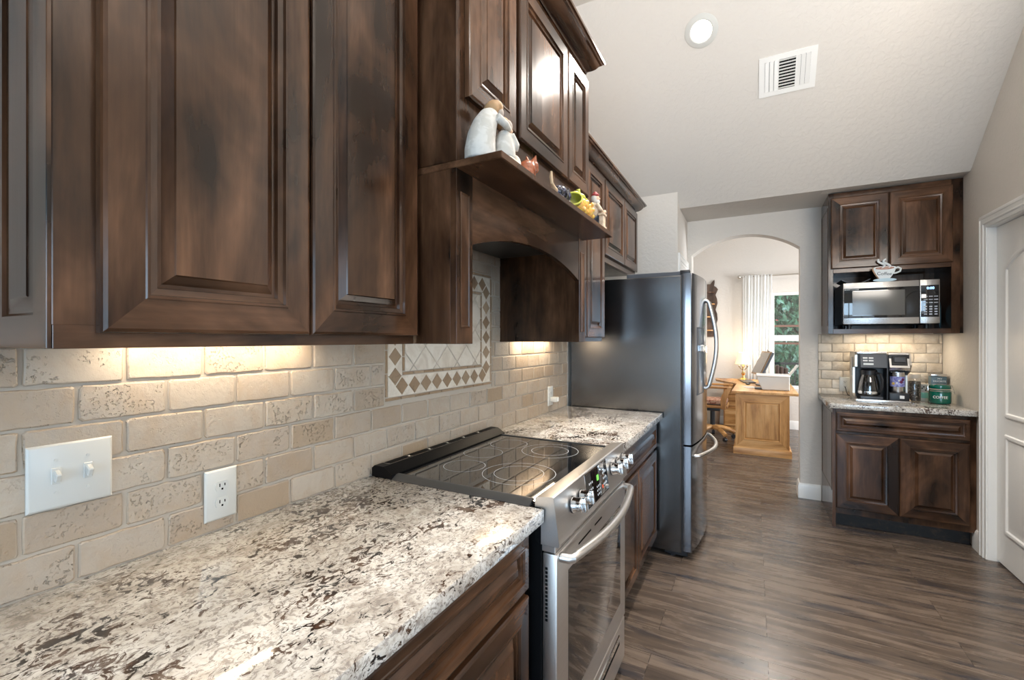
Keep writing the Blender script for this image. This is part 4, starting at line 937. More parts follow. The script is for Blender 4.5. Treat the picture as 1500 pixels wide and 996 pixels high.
for a_, b_ in ((UZ0, UZ0 + 0.036), (1.895, 1.945), (2.455, UZ1)): obj('rail', MB().box(1.712, 2.395, UY, UY + 0.02, a_, b_, 0.001), 'wood_x', t)
obj('centre_stile', MB().box(2.035, 2.065, UY, UY + 0.02, 1.945, 2.455), 'wood_z', t)
obj('scribe_strip', MB().box(2.440, XR - 0.002, UY + 0.004, UY + 0.02, UZ0, UZ1), 'wood_z', t)
panel_door('door', t, NEAR(UY - 0.001), 1.697, 2.046, 1.925, 2.470, GX, 0.050); panel_door('door', t, NEAR(UY - 0.001), 2.052, 2.400, 1.925, 2.470, GX, 0.050)
under_light(t, 1.86, 2.30, 4.45, 4.51, UZ0 + 0.024, 1.9, 0.010)
# microwave
MX0, MX1, MY, MZ0, MZ1 = 1.766, 2.319, 4.200, 1.4605, 1.806
MZ0f = MZ0 + 0.034
t = thing('microwave', 'stainless countertop microwave with blue clock in the cabinet shelf', 'microwave', (2.04, 4.4, MZ0))
obj('case', MB().box(MX0, MX1, MY + 0.03, 4.60, MZ0f, MZ1, 0.004), 'charcoal', t)
for x in (MX0 + 0.05, MX1 - 0.05):
    for y in (4.29, 4.55): obj('foot', MB().cyl((x, y, MZ0 - 0.0015), (x, y, MZ0f + 0.002), 0.015, n=14), 'black_soft', t)
d = obj('door', MB().box(MX0, 2.209, MY, MY + 0.03, MZ0f, MZ1, 0.004, 0, 2), 'steel_x', t)
w = obj('window_frame', rings_panel(NEAR(MY), MX0 + 0.004, 2.207, MZ0f + 0.046, MZ1 - 0.043, [(0, -0.002), (0, 0.001), (0.002, 0.0016)]), ['blackglass', 'blackglass'], d)
obj('window', rings_panel(NEAR(MY), 1.822, 2.128, MZ0f + 0.064, MZ1 - 0.062, [(0, 0.0014), (0, 0.002), (0.002, 0.0022)]), [plain('microwave_mesh', (0.12, 0.115, 0.105), 0.14), 'ovenglass'], d)
text('brand_lettering', 'SHARP Carousel', 0.014, (1.774, MY - 0.0016, MZ1 - 0.051), (PI / 2, 0, 0), 'letter', d, 0.9, 0.0004, 'LEFT')
p = obj('control_panel', MB().box(2.211, MX1, MY, MY + 0.03, MZ0f, MZ1, 0.004, 0, 2), 'steel_x', t)
k = obj('keypad', rings_panel(NEAR(MY), 2.216, MX1 - 0.006, MZ0f + 0.046, MZ1 - 0.040, [(0, -0.002), (0, 0.001), (0.001, 0.0014)]), ['blackglass', 'blackglass'], p)
text('clock', '0:00', 0.024, (2.268, MY - 0.0016, MZ1 - 0.062), (PI / 2, 0, 0), 'led_blue', k, 1.0, 0.0003)
m = MB()
for r in range(4):
    for c in range(3): rings_panel(NEAR(MY), 2.233 + c * 0.028, 2.249 + c * 0.028, MZ0f + 0.062 + r * 0.018, MZ0f + 0.070 + r * 0.018, [(0, 0.0012), (0, 0.0018)], m)
for r in range(3):
    for c in range(3): rings_panel(NEAR(MY), 2.231 + c * 0.028, 2.252 + c * 0.028, MZ0f + 0.145 + r * 0.022, MZ0f + 0.150 + r * 0.022, [(0, 0.0012), (0, 0.0018)], m)
obj('key_legends', m, 'print', k)
# coffee cup sign standing on the microwave
t = thing('coffee_sign', 'flat coffee cup sign with steam reading Coffee, standing on the microwave', 'sign', (2.024, 4.218, MZ1 + 0.0005))
SX, SZ, SY = 2.016, MZ1 + 0.0005, 4.212
def sp(pts, y0, y1, m, name, par): return obj(name, MB().prism([(SX + u, SZ + v) for u, v in pts], 1, y0, y1), m, par)
cup = [(-0.066, 0.100)] + [(-0.066 + 0.030 * (i / 8) ** 1.8 + 0.012 * i / 8, 0.100 - 0.085 * i / 8) for i in range(1, 9)] + [(0.066 - 0.030 * (i / 8) ** 1.8 - 0.012 * i / 8, 0.100 - 0.085 * i / 8) for i in range(8, 0, -1)] + [(0.066, 0.100)] + [(0.066 * math.cos(a), 0.100 + 0.014 * math.sin(a)) for a in [PI * i / 12 for i in range(1, 12)]]
sp([(u * 1.06 - 0.004, v * 1.02 - 0.001) for u, v in cup], SY + 0.001, SY + 0.010, 'signedge', 'backing', t)
c = sp(cup, SY - 0.003, SY + 0.0012, 'signwhite', 'cup', t)
sp([(0.068 * math.cos(2 * PI * i / 28), 0.012 + 0.012 * math.sin(2 * PI * i / 28)) for i in range(28)], SY - 0.005, SY + 0.010, 'signblue', 'saucer', t)
sp([(0.055 * math.cos(2 * PI * i / 28), 0.099 + 0.011 * math.sin(2 * PI * i / 28)) for i in range(28)], SY - 0.0045, SY - 0.0028, 'latte', 'coffee_surface', t)
obj('cup_handle', MB().tube([(SX + 0.058, SY, SZ + 0.092), (SX + 0.076, SY, SZ + 0.100), (SX + 0.092, SY, SZ + 0.090), (SX + 0.088, SY, SZ + 0.070), (SX + 0.066, SY, SZ + 0.060), (SX + 0.052, SY, SZ + 0.058)], 0.0065, 10), 'signwhite', t)
for k_, o_ in ((0, -0.02), (1, 0.012)):
    obj('steam', MB().tube([(SX + o_ + 0.020 * math.sin(i * 0.62 + k_ * 0.5), SY, SZ + 0.098 + 0.0075 * i) for i in range(10)], [0.005 + 0.003 * math.sin(PI * i / 9) for i in range(10)], 8), 'signwhite', t)
text('lettering', 'Coffee', 0.034, (SX - 0.002, SY - 0.0034, SZ + 0.057), (PI / 2, 0.06, 0), 'lettergrey', c, 0.95, 0.0005)
# other things in the shelf
m = MB(); Pm = Matrix.Translation((2.358, 4.36, 1.4605 + 0.0965)) @ Euler((0, 0, -0.42)).to_matrix().to_4x4() @ Euler((0, PI / 2, 0)).to_matrix().to_4x4()
t = thing('plate', 'teal plate standing on edge right of the microwave', 'plate', (2.358, 4.36, 1.4605))
obj('dish', MB().lathe([(0, -0.004), (0.05, -0.004), (0.092, 0.006), (0.096, 0.008), (0.094, 0.010), (0.05, 0.002), (0, 0.002)], mat=Matrix.Translation((2.355, 4.36, 1.4605 + 0.096)) @ Euler((0, 0, -0.30)).to_matrix().to_4x4() @ Euler((0, PI / 2, 0)).to_matrix().to_4x4(), n=40), 'teal', t)
t = thing('wooden_tray', 'dark brown wooden tray leaning behind the coffee sign on the microwave', 'tray', (2.17, 4.55, MZ1))
obj('panel', MB().rbox(2.17, 4.555, MZ1 + 0.0455, 0.30, 0.012, 0.088, (-0.06, 0, 0), 0.003), 'shelfwood', t)
obj('rim', MB().rbox(2.17, 4.549, MZ1 + 0.086, 0.31, 0.020, 0.010, (-0.06, 0, 0), 0.003), 'wood_x', t)
t = thing('serving_tray', 'black curved tray lying on the left of the microwave top', 'tray', (1.86, 4.42, MZ1))
tr = MB(); n = 10
for i in range(n):
    a, b_ = -0.09 + 0.18 * i / n, -0.09 + 0.18 * (i + 1) / n; f = lambda u: 0.050 + 0.9 * (u * u) * 4 - 0.02
    za, zb = MZ1 + 0.004 + 3.6 * a * a, MZ1 + 0.004 + 3.6 * b_ * b_
    tr.prism([(1.86 + a, za), (1.86 + b_, zb), (1.86 + b_, zb + 0.006), (1.86 + a, za + 0.006)], 1, 4.30, 4.54)
bmesh.ops.remove_doubles(tr.b, verts=tr.b.verts, dist=1e-5)
obj('tray_shell', tr, 'black_soft', t); obj('foot_bar', MB().box(1.855, 1.865, 4.31, 4.53, MZ1, MZ1 + 0.006), 'black_soft', t)
# dual coffee maker
QX, QY, QZ = 1.846, 4.215, 0.9142
t = thing('coffee_maker', 'black and silver twin coffee maker with glass carafe and single-cup side', 'coffee maker', (2.0, 4.33, 0.9142))
def qb(name, x0, x1, y0, y1, z0, z1, m, par=None, bev=0.003): return obj(name, MB().box(QX + x0, QX + x1, QY + y0, QY + y1, QZ + z0, QZ + z1, bev, 0, 2), m, par or t)
qb('base', 0.0, 0.322, 0.0, 0.235, 0.0, 0.020, 'steel_x')
qb('rear_tower', 0.004, 0.318, 0.135, 0.235, 0.020, 0.345, 'black_soft')
obj('side_cheek', MB().prism([(QY + 0.02, QZ + 0.02), (QY + 0.235, QZ + 0.02), (QY + 0.235, QZ + 0.372), (QY + 0.04, QZ + 0.372), (QY + 0.02, QZ + 0.35), (QY + 0.02, QZ + 0.262), (QY + 0.11, QZ + 0.252), (QY + 0.11, QZ + 0.055)], 0, QX - 0.002, QX + 0.012), 'nickel', t)
qb('water_window', -0.010, -0.002, 0.12, 0.16, 0.19, 0.33, 'beige', None, 0.002)
qb('brew_head', 0.012, 0.192, 0.03, 0.235, 0.252, 0.358, 'black_soft')
h = obj('control_panel', MB().prism([(QY + 0.006, QZ + 0.258), (QY + 0.03, QZ + 0.258), (QY + 0.032, QZ + 0.356), (QY + 0.022, QZ + 0.356)], 0, QX + 0.030, QX + 0.186), 'charcoal', t)
fm = lambda u, v, w: (QX + u, QY + 0.006 + 0.163 * (v - 0.258) - w, QZ + v)
for (a, b_, c, d_) in ((0.045, 0.073, 0.322, 0.334), (0.080, 0.108, 0.322, 0.334), (0.045, 0.073, 0.303, 0.313), (0.080, 0.108, 0.303, 0.313), (0.047, 0.108, 0.276, 0.290)):
    obj('button', rings_panel(fm, a, b_, c, d_, [(0, -0.001), (0, 0.002), (0.001, 0.003)]), ['letter', 'letter'], h)
qb('top_lid', 0.010, 0.190, 0.028, 0.232, 0.358, 0.373, 'steel_x')
qb('warming_plate', 0.030, 0.165, 0.010, 0.13, 0.020, 0.042, 'charcoal')
cx, cy = QX + 0.092, QY + 0.075
car = obj('carafe', MB().lathe([(0.0, 0.043), (0.058, 0.044), (0.066, 0.055), (0.068, 0.085), (0.060, 0.150), (0.046, 0.200), (0.044, 0.215)], (cx, cy, QZ), 36), 'smoke', t)
obj('carafe_collar', MB().lathe([(0.046, 0.198), (0.050, 0.200), (0.050, 0.232), (0.040, 0.244), (0.0, 0.246)], (cx, cy, QZ), 32), 'black_soft', car)
obj('coffee_scale_band', MB().lathe([(0.0688, 0.060), (0.0692, 0.066), (0.0692, 0.072), (0.0688, 0.078)], (cx, cy, QZ), 36), 'chrome', car)
obj('carafe_handle', MB().tube([(cx + 0.036, cy - 0.036, QZ + 0.215), (cx + 0.056, cy - 0.056, QZ + 0.212), (cx + 0.066, cy - 0.066, QZ + 0.17), (cx + 0.066, cy - 0.066, QZ + 0.11), (cx + 0.056, cy - 0.056, QZ + 0.075)], 0.0095, 10), 'black_soft', car)
qb('single_cup_head', 0.198, 0.316, 0.02, 0.235, 0.262, 0.355, 'black_soft')
obj('single_cup_face', MB().prism([(QY - 0.004, QZ + 0.262), (QY + 0.02, QZ + 0.240), (QY + 0.05, QZ + 0.24), (QY + 0.06, QZ + 0.365), (QY + 0.035, QZ + 0.368)], 0, QX + 0.200, QX + 0.314), 'steel_x', t)
sf = lambda u, v, w: (QX + u, QY - 0.004 + 0.368 * (v - 0.262) - w, QZ + v)
o = obj('lid_plate', rings_panel(sf, 0.212, 0.302, 0.278, 0.356, [(0, -0.001), (0, 0.003), (0.004, 0.006)]), ['black_soft', 'black_soft'], t)
obj('lid_latch', rings_panel(sf, 0.224, 0.292, 0.300, 0.340, [(0, 0.004), (0, 0.012), (0.004, 0.016)]), ['charcoal', 'charcoal'], o)
obj('cheek', MB().prism([(QY + 0.02, QZ + 0.02), (QY + 0.235, QZ + 0.02), (QY + 0.235, QZ + 0.366), (QY + 0.04, QZ + 0.366), (QY + 0.0, QZ + 0.28), (QY + 0.03, QZ + 0.235), (QY + 0.11, QZ + 0.20), (QY + 0.11, QZ + 0.055)], 0, QX + 0.315, QX + 0.326), 'nickel', t)
qb('drip_tray', 0.200, 0.314, 0.004, 0.13, 0.020, 0.075, 'black_soft')
qb('maker_badge', 0.258, 0.284, 0.001, 0.005, 0.036, 0.058, 'letter', None, 0.001)
qb('divider', 0.188, 0.200, 0.03, 0.235, 0.020, 0.35, 'black_soft')
# tumbler under the single-cup spout
tx, ty, tz = QX + 0.256, QY + 0.058, QZ + 0.0754
t = thing('travel_tumbler', 'steel tumbler with lilac floral band standing under the single-cup spout', 'tumbler', (tx, ty, tz))
obj('cup_wall', MB().lathe([(0, 0), (0.038, 0), (0.040, 0.004), (0.044, 0.150), (0.041, 0.150), (0.037, 0.008), (0, 0.006)], (tx, ty, tz), 36), 'steel_x', t)
w = obj('floral_band', MB().lathe([(0.0420, 0.045), (0.0428, 0.046), (0.0445, 0.118), (0.0432, 0.119)], (tx, ty, tz), 36), 'lilac', t)
def dot(a, z, r, m, nm): p_ = Vector((tx + 0.0440 * math.sin(a), ty - 0.0440 * math.cos(a), tz + z)); obj(nm, MB().ell(p_, (r, 0.003, r), (0, 0, a), sub=2), m, w)
for a, z, r, m_, nm in ((-0.75, 0.068, 0.010, 'yellow', 'painted_flower'), (0.55, 0.098, 0.011, 'maroon', 'painted_flower'), (0.30, 0.080, 0.011, 'maroon', 'painted_flower'), (-0.3, 0.072, 0.006, 'letter', 'painted_flower'), (0.0, 0.09, 0.006, 'letter', 'painted_flower')): dot(a, z, r, m_, nm)
# pod jar, clamp jar, tin and little pot
jx, jy = 2.243, 4.47
t = thing('pod_jar', 'tall clear jar of dark coffee right of the coffee maker', 'jar', (jx, jy, 0.9142))
obj('jar_wall', MB().lathe([(0, 0.001), (0.040, 0.001), (0.042, 0.006), (0.042, 0.165), (0.038, 0.175)], (jx, jy, 0.914), 32), 'glass', t)
obj('coffee_fill', MB().lathe([(0, 0.004), (0.039, 0.004), (0.039, 0.148), (0, 0.152)], (jx, jy, 0.914), 32), speck('dark_pods', (0.02, 0.014, 0.01), (0.05, 0.03, 0.02), 90, 0.5, (0.4, 0.34, 0.28)), t)
obj('lid', MB().lathe([(0, 0.215), (0.028, 0.213), (0.038, 0.204), (0.043, 0.185), (0.043, 0.172), (0.0385, 0.172)], (jx, jy, 0.914), 32), 'beige', t)
jx, jy = 2.362, 4.36
t = thing('coffee_canister', 'green glass clamp-lid canister reading COFFEE on the nook counter', 'canister', (jx, jy, 0.9142))
b = obj('jar_body', MB().lathe([(0, 0.001), (0.052, 0.001), (0.059, 0.006), (0.062, 0.018), (0.062, 0.085), (0.058, 0.098), (0.056, 0.104), (0, 0.104)], (jx, jy, 0.914), 40), 'green', t)
wrap(text('lettering', 'COFFEE', 0.026, (jx - 0.014, jy - 0.0628, 0.914 + 0.050), (PI / 2, 0, 0), 'letter', b, 0.92, 0.0012), jx, jy, 0.062)
obj('seal_ring', MB().lathe([(0.052, 0.1045), (0.060, 0.1045), (0.060, 0.109), (0.052, 0.109), (0.052, 0.1045)], (jx, jy, 0.914), 36), 'beige', t)
obj('lid', MB().lathe([(0, 0.109), (0.059, 0.109), (0.061, 0.116), (0.060, 0.130), (0.054, 0.138), (0, 0.141)], (jx, jy, 0.914), 36), 'green', t)
obj('wire_clamp', MB().tube([(jx + 0.0635 * math.cos(2 * PI * i / 40), jy + 0.0635 * math.sin(2 * PI * i / 40), 0.914 + 0.094) for i in range(40)], 0.0018, 6, 0, True), 'chrome', t)
obj('clamp_bail', MB().tube([(jx + 0.064, jy - 0.02, 0.914 + 0.094), (jx + 0.075, jy - 0.02, 0.914 + 0.075), (jx + 0.078, jy, 0.914 + 0.09), (jx + 0.066, jy, 0.914 + 0.135), (jx, jy, 0.914 + 0.143), (jx - 0.066, jy, 0.914 + 0.135), (jx - 0.066, jy, 0.914 + 0.094)], 0.0018, 6), 'chrome', t)
t = thing('tea_tin', 'slate blue tin with white writing standing behind the green canister', 'tin', (2.40, 4.54, 0.9142))
b = obj('box', MB().box(2.352, 2.442, 4.505, 4.575, 0.9142, 1.102, 0.004, 0, 2), 'tin', t)
obj('lid', MB().box(2.350, 2.444, 4.503, 4.577, 1.102, 1.120, 0.004, 0, 2), 'steel_x', t)
text('lettering', 'MY', 0.020, (2.402, 4.5045, 1.084), (PI / 2, 0, 0), 'letter', b, 1.0, 0.0006); text('lettering', 'FAVORITE', 0.018, (2.400, 4.5045, 1.065), (PI / 2, 0, 0), 'letter', b, 0.9, 0.0006)
jx, jy = 2.318, 4.53
t = thing('printed_pot', 'small white pot with green and black print left of the canister', 'pot', (jx, jy, 0.9142))
obj('wall', MB().lathe([(0, 0), (0.024, 0), (0.026, 0.004), (0.033, 0.118), (0.036, 0.124), (0.030, 0.124), (0.024, 0.01), (0, 0.008)], (jx, jy, 0.9142), 30), 'plastic', t)
obj('green_band', MB().lathe([(0.0275, 0.02), (0.0292, 0.022), (0.0315, 0.060), (0.030, 0.062)], (jx, jy, 0.9142), 30), plain('mint', (0.22, 0.55, 0.45), 0.4), t)
m = MB()
for i in range(7): a = -0.9 + i * 0.3; m.ell((jx + 0.0325 * math.sin(a), jy - 0.0325 * math.cos(a), 0.9142 + 0.082 + 0.012 * (i % 3)), (0.005, 0.002, 0.006), (0, 0, a), sub=1)
obj('black_print', m, 'black', t)
t = outlet('white outlet with cord behind the left side of the coffee maker', NEAR(YF - 0.0105), 1.842, 1.005, (1.842, YF - 0.0105, 0.945))
obj('cord', MB().tube([(1.842, YF - 0.02, 0.985), (1.842, YF - 0.04, 0.98), (1.846, YF - 0.05, 0.95), (1.856, YF - 0.06, 0.921), (1.88, YF - 0.12, 0.918), (1.90, 4.47, 0.918)], 0.003, 8), 'black_soft', t)

# ------------------------------------------------------------------ study beyond the arch
t = thing('oak_desk', 'honey oak corner desk with panelled end seen through the arch', 'desk', (1.25, 6.9, 0))
top = [(0.930, 6.07), (1.625, 6.07), (1.625, 7.955), (0.625, 7.955), (0.65, 7.70), (0.955, 7.12)]
obj('desktop', MB().prism(top, 2, 0.728, 0.758, 0, 0.004), 'oak_y', t)
obj('pedestal', MB().box(0.975, 1.535, 6.115, 6.60, 0.0, 0.7278, 0.002), 'oak_z', t)
obj('end_panel', rings_panel(NEAR(6.115), 0.975, 1.535, 0.085, 0.727, [(0, -0.002), (0, 0.010), (0.088, 0.010), (0.092, 0.013), (0.098, 0.013), (0.101, 0.003), (0.106, 0.003), (0.118, 0.009)]), ['oak_z', 'oak_x'], t, ang=20)
m = sweep(MB(), [(0, 0), (0.024, 0), (0.024, 0.072), (0.018, 0.084), (0.012, 0.088), (0, 0.088)], [(0.975, 6.60, -1, 0), (0.975, 6.115, -1, -1), (1.535, 6.115, 1, -1), (1.535, 6.60, 1, 0)], 0.0); obj('plinth', m, 'oak_x', t)
obj('rear_pedestal', MB().box(0.76, 1.20, 7.66, 7.94, 0.0, 0.7278, 0.002), 'oak_z', t)
for z0, z1 in ((0.06, 0.34), (0.36, 0.52), (0.54, 0.70)): obj('drawer', rings_panel(NEAR(7.66), 0.775, 1.185, z0, z1, [(0, 0), (0, 0.012), (0.006, 0.018)]), ['oak_x', 'oak_x'], t)
obj('back_leg', MB().box(1.55, 1.61, 7.86, 7.94, 0, 0.7278), 'oak_z', t)
# swivel chair
cx, cy = 0.660, 6.92
t = thing('desk_chair', 'wooden swivel armchair with patterned cushion pulled up to the oak desk', 'chair', (cx, cy, 0))
obj('seat', MB().box(cx - 0.23, cx + 0.20, cy - 0.23, cy + 0.23, 0.445, 0.485, 0.012, 0, 2), 'oak_x', t)
cu = obj('cushion', MB().rbox(cx - 0.01, cy, 0.520, 0.40, 0.42, 0.065, (0, 0, 0), 0.028, 0, 3), 'cushion', t)
obj('cushion_welt', MB().box(cx - 0.205, cx + 0.185, cy - 0.215, cy + 0.215, 0.4855, 0.498, 0.004), 'brownbook', cu)
for sy in (-1, 1):
    a = obj('arm', MB().box(cx - 0.25, cx + 0.195, cy + sy * 0.245 - 0.028, cy + sy * 0.245 + 0.028, 0.715, 0.745, 0.008, 0, 2), 'oak_x', t)
    y = cy + sy * 0.245
    P = [(cx + 0.255, 0.735), (cx + 0.235, 0.745), (cx + 0.195, 0.742), (cx + 0.170, 0.700), (cx + 0.13, 0.63), (cx + 0.115, 0.56), (cx + 0.12, 0.44), (cx + 0.185, 0.44), (cx + 0.185, 0.55), (cx + 0.20, 0.61), (cx + 0.235, 0.68)]
    obj('arm_post', MB().prism(P, 1, y - 0.020, y + 0.020, 0, 0.003), 'oak_z', a)
    obj('rear_post', MB().prism([(cx - 0.25, 0.72), (cx - 0.20, 0.72), (cx - 0.14, 0.45), (cx - 0.19, 0.45)], 1, y - 0.018, y + 0.018), 'oak_z', a)
bk = obj('backrest', MB().rbox(cx - 0.29, cy, 1.0, 0.035, 0.46, 0.10, (0, -0.15, 0), 0.012, 0, 2), 'oak_y', t)
for i in range(5): obj('spindle', MB().cyl((cx - 0.215, cy - 0.16 + i * 0.08, 0.47), (cx - 0.285, cy - 0.17 + i * 0.085, 0.97), 0.011, n=12), 'oak_z', bk)
obj('gas_lift', MB().cyl((cx, cy, 0.13), (cx, cy, 0.445), 0.032, n=18), 'black_soft', t); obj('tilt_box', MB().box(cx - 0.10, cx + 0.10, cy - 0.08, cy + 0.08, 0.385, 0.446, 0.01), 'black_soft', t)
for i in range(5):
    a = 0.35 + i * 2 * PI / 5; dx, dy = math.cos(a), math.sin(a)
    P = [(cx + dx * r_, cy + dy * r_, z_) for r_, z_ in ((0.02, 0.155), (0.12, 0.15), (0.22, 0.122), (0.29, 0.085))]
    l = obj('leg', MB().tube(P, [0.034, 0.032, 0.030, 0.028], 10), 'oak_x', t)
    ex, ey = cx + dx * 0.275, cy + dy * 0.275
    obj('caster', MB().cyl((ex - dy * 0.02, ey + dx * 0.02, 0.026), (ex + dy * 0.02, ey - dx * 0.02, 0.026), 0.026, n=18).cyl((ex, ey, 0.03), (ex, ey, 0.075), 0.008, n=8), 'black_soft', l)
# waste bin
t = tag(obj('waste_bin', MB().lathe([(0, 0.0), (0.085, 0.0), (0.088, 0.006), (0.108, 0.30), (0.112, 0.304), (0.106, 0.306), (0.084, 0.012), (0, 0.010)], (0.60, 7.90, 0.0), 28), 'beige', None, (0.60, 7.90, 0)), 'pale waste bin on the floor behind the desk chair', 'bin')
# table lamp
lx, ly, lz = 1.03, 7.74, 0.7582
t = thing('table_lamp', 'lit brass table lamp with cream shade on the oak desk', 'lamp', (lx, ly, lz))
obj('base', MB().lathe([(0, 0), (0.075, 0), (0.078, 0.008), (0.06, 0.02), (0.025, 0.04), (0.015, 0.07), (0.03, 0.10), (0.012, 0.13), (0.010, 0.19), (0.022, 0.21), (0.008, 0.235), (0.008, 0.30), (0, 0.30)], (lx, ly, lz), 28), 'brass', t)
m = MB()
for i in range(4): a = i * PI / 2; m.tube([(lx, ly, lz + 0.15), (lx + 0.035 * math.cos(a), ly + 0.035 * math.sin(a), lz + 0.17), (lx + 0.055 * math.cos(a), ly + 0.055 * math.sin(a), lz + 0.205)], 0.006, 8); m.ell((lx + 0.055 * math.cos(a), ly + 0.055 * math.sin(a), lz + 0.21), 0.014, sub=2)
obj('glass_arms', m, 'smoke', t)
n = 48; m = MB(); pr = []
for zz, rr_ in ((0.245, 0.112), (0.30, 0.096), (0.37, 0.076), (0.425, 0.064)): pr.append([m.b.verts.new((lx + (rr_ + (0.003 if i % 2 else 0)) * math.cos(2 * PI * i / n), ly + (rr_ + (0.003 if i % 2 else 0)) * math.sin(2 * PI * i / n), lz + zz)) for i in range(n)])
for A_, B_ in zip(pr, pr[1:]):
    for i in range(n): m.b.faces.new((A_[i], A_[(i + 1) % n], B_[(i + 1) % n], B_[i]))
obj('lamp_shade', m, 'shade', t)
obj('bulb', MB().ell((lx, ly, lz + 0.33), (0.028, 0.028, 0.036)), glow('bulb', (1.0, 0.8, 0.5), 12), t)
l = bpy.data.lights.new('bulb_lamp', 'POINT'); l.energy = 6; l.color = WARM; l.shadow_soft_size = 0.04; o = bpy.data.objects.new('bulb_lamp', l); C.objects.link(o); o.parent = t; o.location = (0, 0, 0.46)
# monitor
t = thing('computer_monitor', 'tilted flat monitor with bronze frame and small camera on the desk behind the printer', 'monitor', (1.27, 6.95, 0.7582))
Mm = Matrix.Translation((1.262, 6.95, 1.062)) @ Euler((0, 0, -1.33)).to_matrix().to_4x4() @ Euler((-0.42, 0, 0)).to_matrix().to_4x4()
def mbx(name, x0, x1, y0, y1, z0, z1, m, par=None, bev=0.004):
    b = bmesh.new(); bmesh.ops.create_cube(b, size=1, matrix=Matrix.Translation(((x0 + x1) / 2, (y0 + y1) / 2, (z0 + z1) / 2)) @ Matrix.Diagonal((x1 - x0, y1 - y0, z1 - z0, 1))); bmesh.ops.bevel(b, geom=list(b.edges), offset=bev, segments=1, profile=0.5, affect='EDGES')
    q = MB(); q.add(b, 0, Mm); return obj(name, q, m, par or t)
mbx('housing', -0.21, 0.21, 0.0, 0.035, -0.165, 0.165, 'charcoal'); mbx('bezel', -0.215, 0.215, -0.006, 0.004, -0.17, 0.17, plain('bronze', (0.30, 0.19, 0.10), 0.3, 0.6)); mbx('screen', -0.195, 0.195, -0.0085, -0.005, -0.15, 0.15, 'blackglass', None, 0.001)
q = MB(); q.ell(Mm @ Vector((0.0, 0.01, 0.188)), 0.018); obj('camera', q, 'nickel', t)
obj('stand', MB().cyl((1.30, 6.97, 0.768), (1.29, 6.965, 0.96), 0.022, n=14), 'charcoal', t); obj('foot', MB().cyl((1.30, 6.97, 0.7584), (1.30, 6.97, 0.772), 0.11, n=30), 'charcoal', t)
# printer
PXc, PY0 = 1.40, 6.32
t = thing('printer', 'white desktop printer with raised paper support on the oak desk', 'printer', (1.40, 6.45, 0.7582))
obj('case', MB().prism([(1.262, 0.762), (1.245, 0.80), (1.205, 0.905), (1.205, 0.925), (1.550, 0.925), (1.550, 0.762)], 1, 6.32, 6.66, 0, 0.006), 'plastic', t)
obj('lid', MB().box(1.20, 1.555, 6.315, 6.665, 0.9252, 0.943, 0.006, 0, 2), 'white', t)
obj('output_tray', MB().box(1.18, 1.27, 6.40, 6.60, 0.762, 0.772, 0.002), 'charcoal', t)
obj('paper_support', MB().rbox(1.59, 6.50, 0.990, 0.012, 0.24, 0.18, (0, 0.60, 0), 0.004), 'plastic', t)
for x in (1.30, 1.51): obj('foot', MB().box(x - 0.015, x + 0.015, 6.34, 6.64, 0.7582, 0.7622), 'black_soft', t)
# keyboard, mouse, papers, organiser
tag(obj('keyboard', MB().rbox(1.09, 7.42, 0.767, 0.16, 0.42, 0.016, (0, 0, 0.15), 0.004), 'charcoal', None, (1.09, 7.42, 0.7582)), 'dark keyboard on the oak desk in front of the lamp', 'keyboard')
t = tag(obj('mouse', MB().ell((1.10, 6.98, 0.770), (0.032, 0.055, 0.012)), 'black_soft', None, (1.10, 6.98, 0.7582)), 'dark mouse on the desk between keyboard and papers', 'mouse')
m = MB(); m.rbox(1.13, 6.62, 0.7594, 0.15, 0.22, 0.0022, (0, 0, 0.35)); tag(obj('paper_sheet', m, 'paper', None, (1.13, 6.62, 0.7582)), 'loose white paper lying left of the printer', 'paper')
t = thing('desk_organizer', 'dark brown boxy organizer behind the printer beside the window', 'organizer', (1.505, 7.15, 0.7582))
for i, (x, h) in enumerate(((1.455, 0.27), (1.505, 0.25), (1.555, 0.235))): obj('compartment', MB().rbox(x, 7.15, 0.7584 + h / 2, 0.046, 0.20, h, (0, 0, 0), 0.012, 0, 2), 'brownbook', t)
# wall shelf on the study wall
t = thing('wall_shelf', 'brown scalloped wooden curio shelf hanging on the study wall', 'shelf', (0.50, 8.10, 1.40))
L_, R_ = 0.30, 0.62
edge = [(R_ - 0.03, 1.42), (R_ + 0.02, 1.44), (R_ + 0.025, 1.50), (R_ - 0.002, 1.58), (R_ + 0.028, 1.70), (R_ + 0.022, 1.80), (R_ - 0.002, 1.87), (R_ + 0.028, 1.97), (R_ + 0.022, 2.04), (R_ - 0.002, 2.11), (R_ + 0.035, 2.20), (R_ + 0.01, 2.235), (R_ - 0.025, 2.26), (R_ - 0.015, 2.32), (R_ - 0.02, 2.36), (R_ - 0.05, 2.33), (R_ - 0.08, 2.29)]
mid = (L_ + R_) / 2; poly = edge + [(mid + 0.0, 2.29)] + [(2 * mid - u, v) for u, v in edge[::-1]]
obj('back_board', MB().prism(poly, 1, 8.098, 8.118), 'shelfwood', t)
for z, d_ in ((1.52, 0.09), (1.74, 0.12), (1.95, 0.12), (2.14, 0.14)):
    obj('shelf_board', MB().prism([(mid + (R_ - L_) / 2 * 0.92 * math.cos(PI * i / 16), 8.098 - d_ * math.sin(PI * i / 16)) for i in range(17)], 2, z, z + 0.016), 'oak_x' if z < 2.1 else 'wood_x', t)
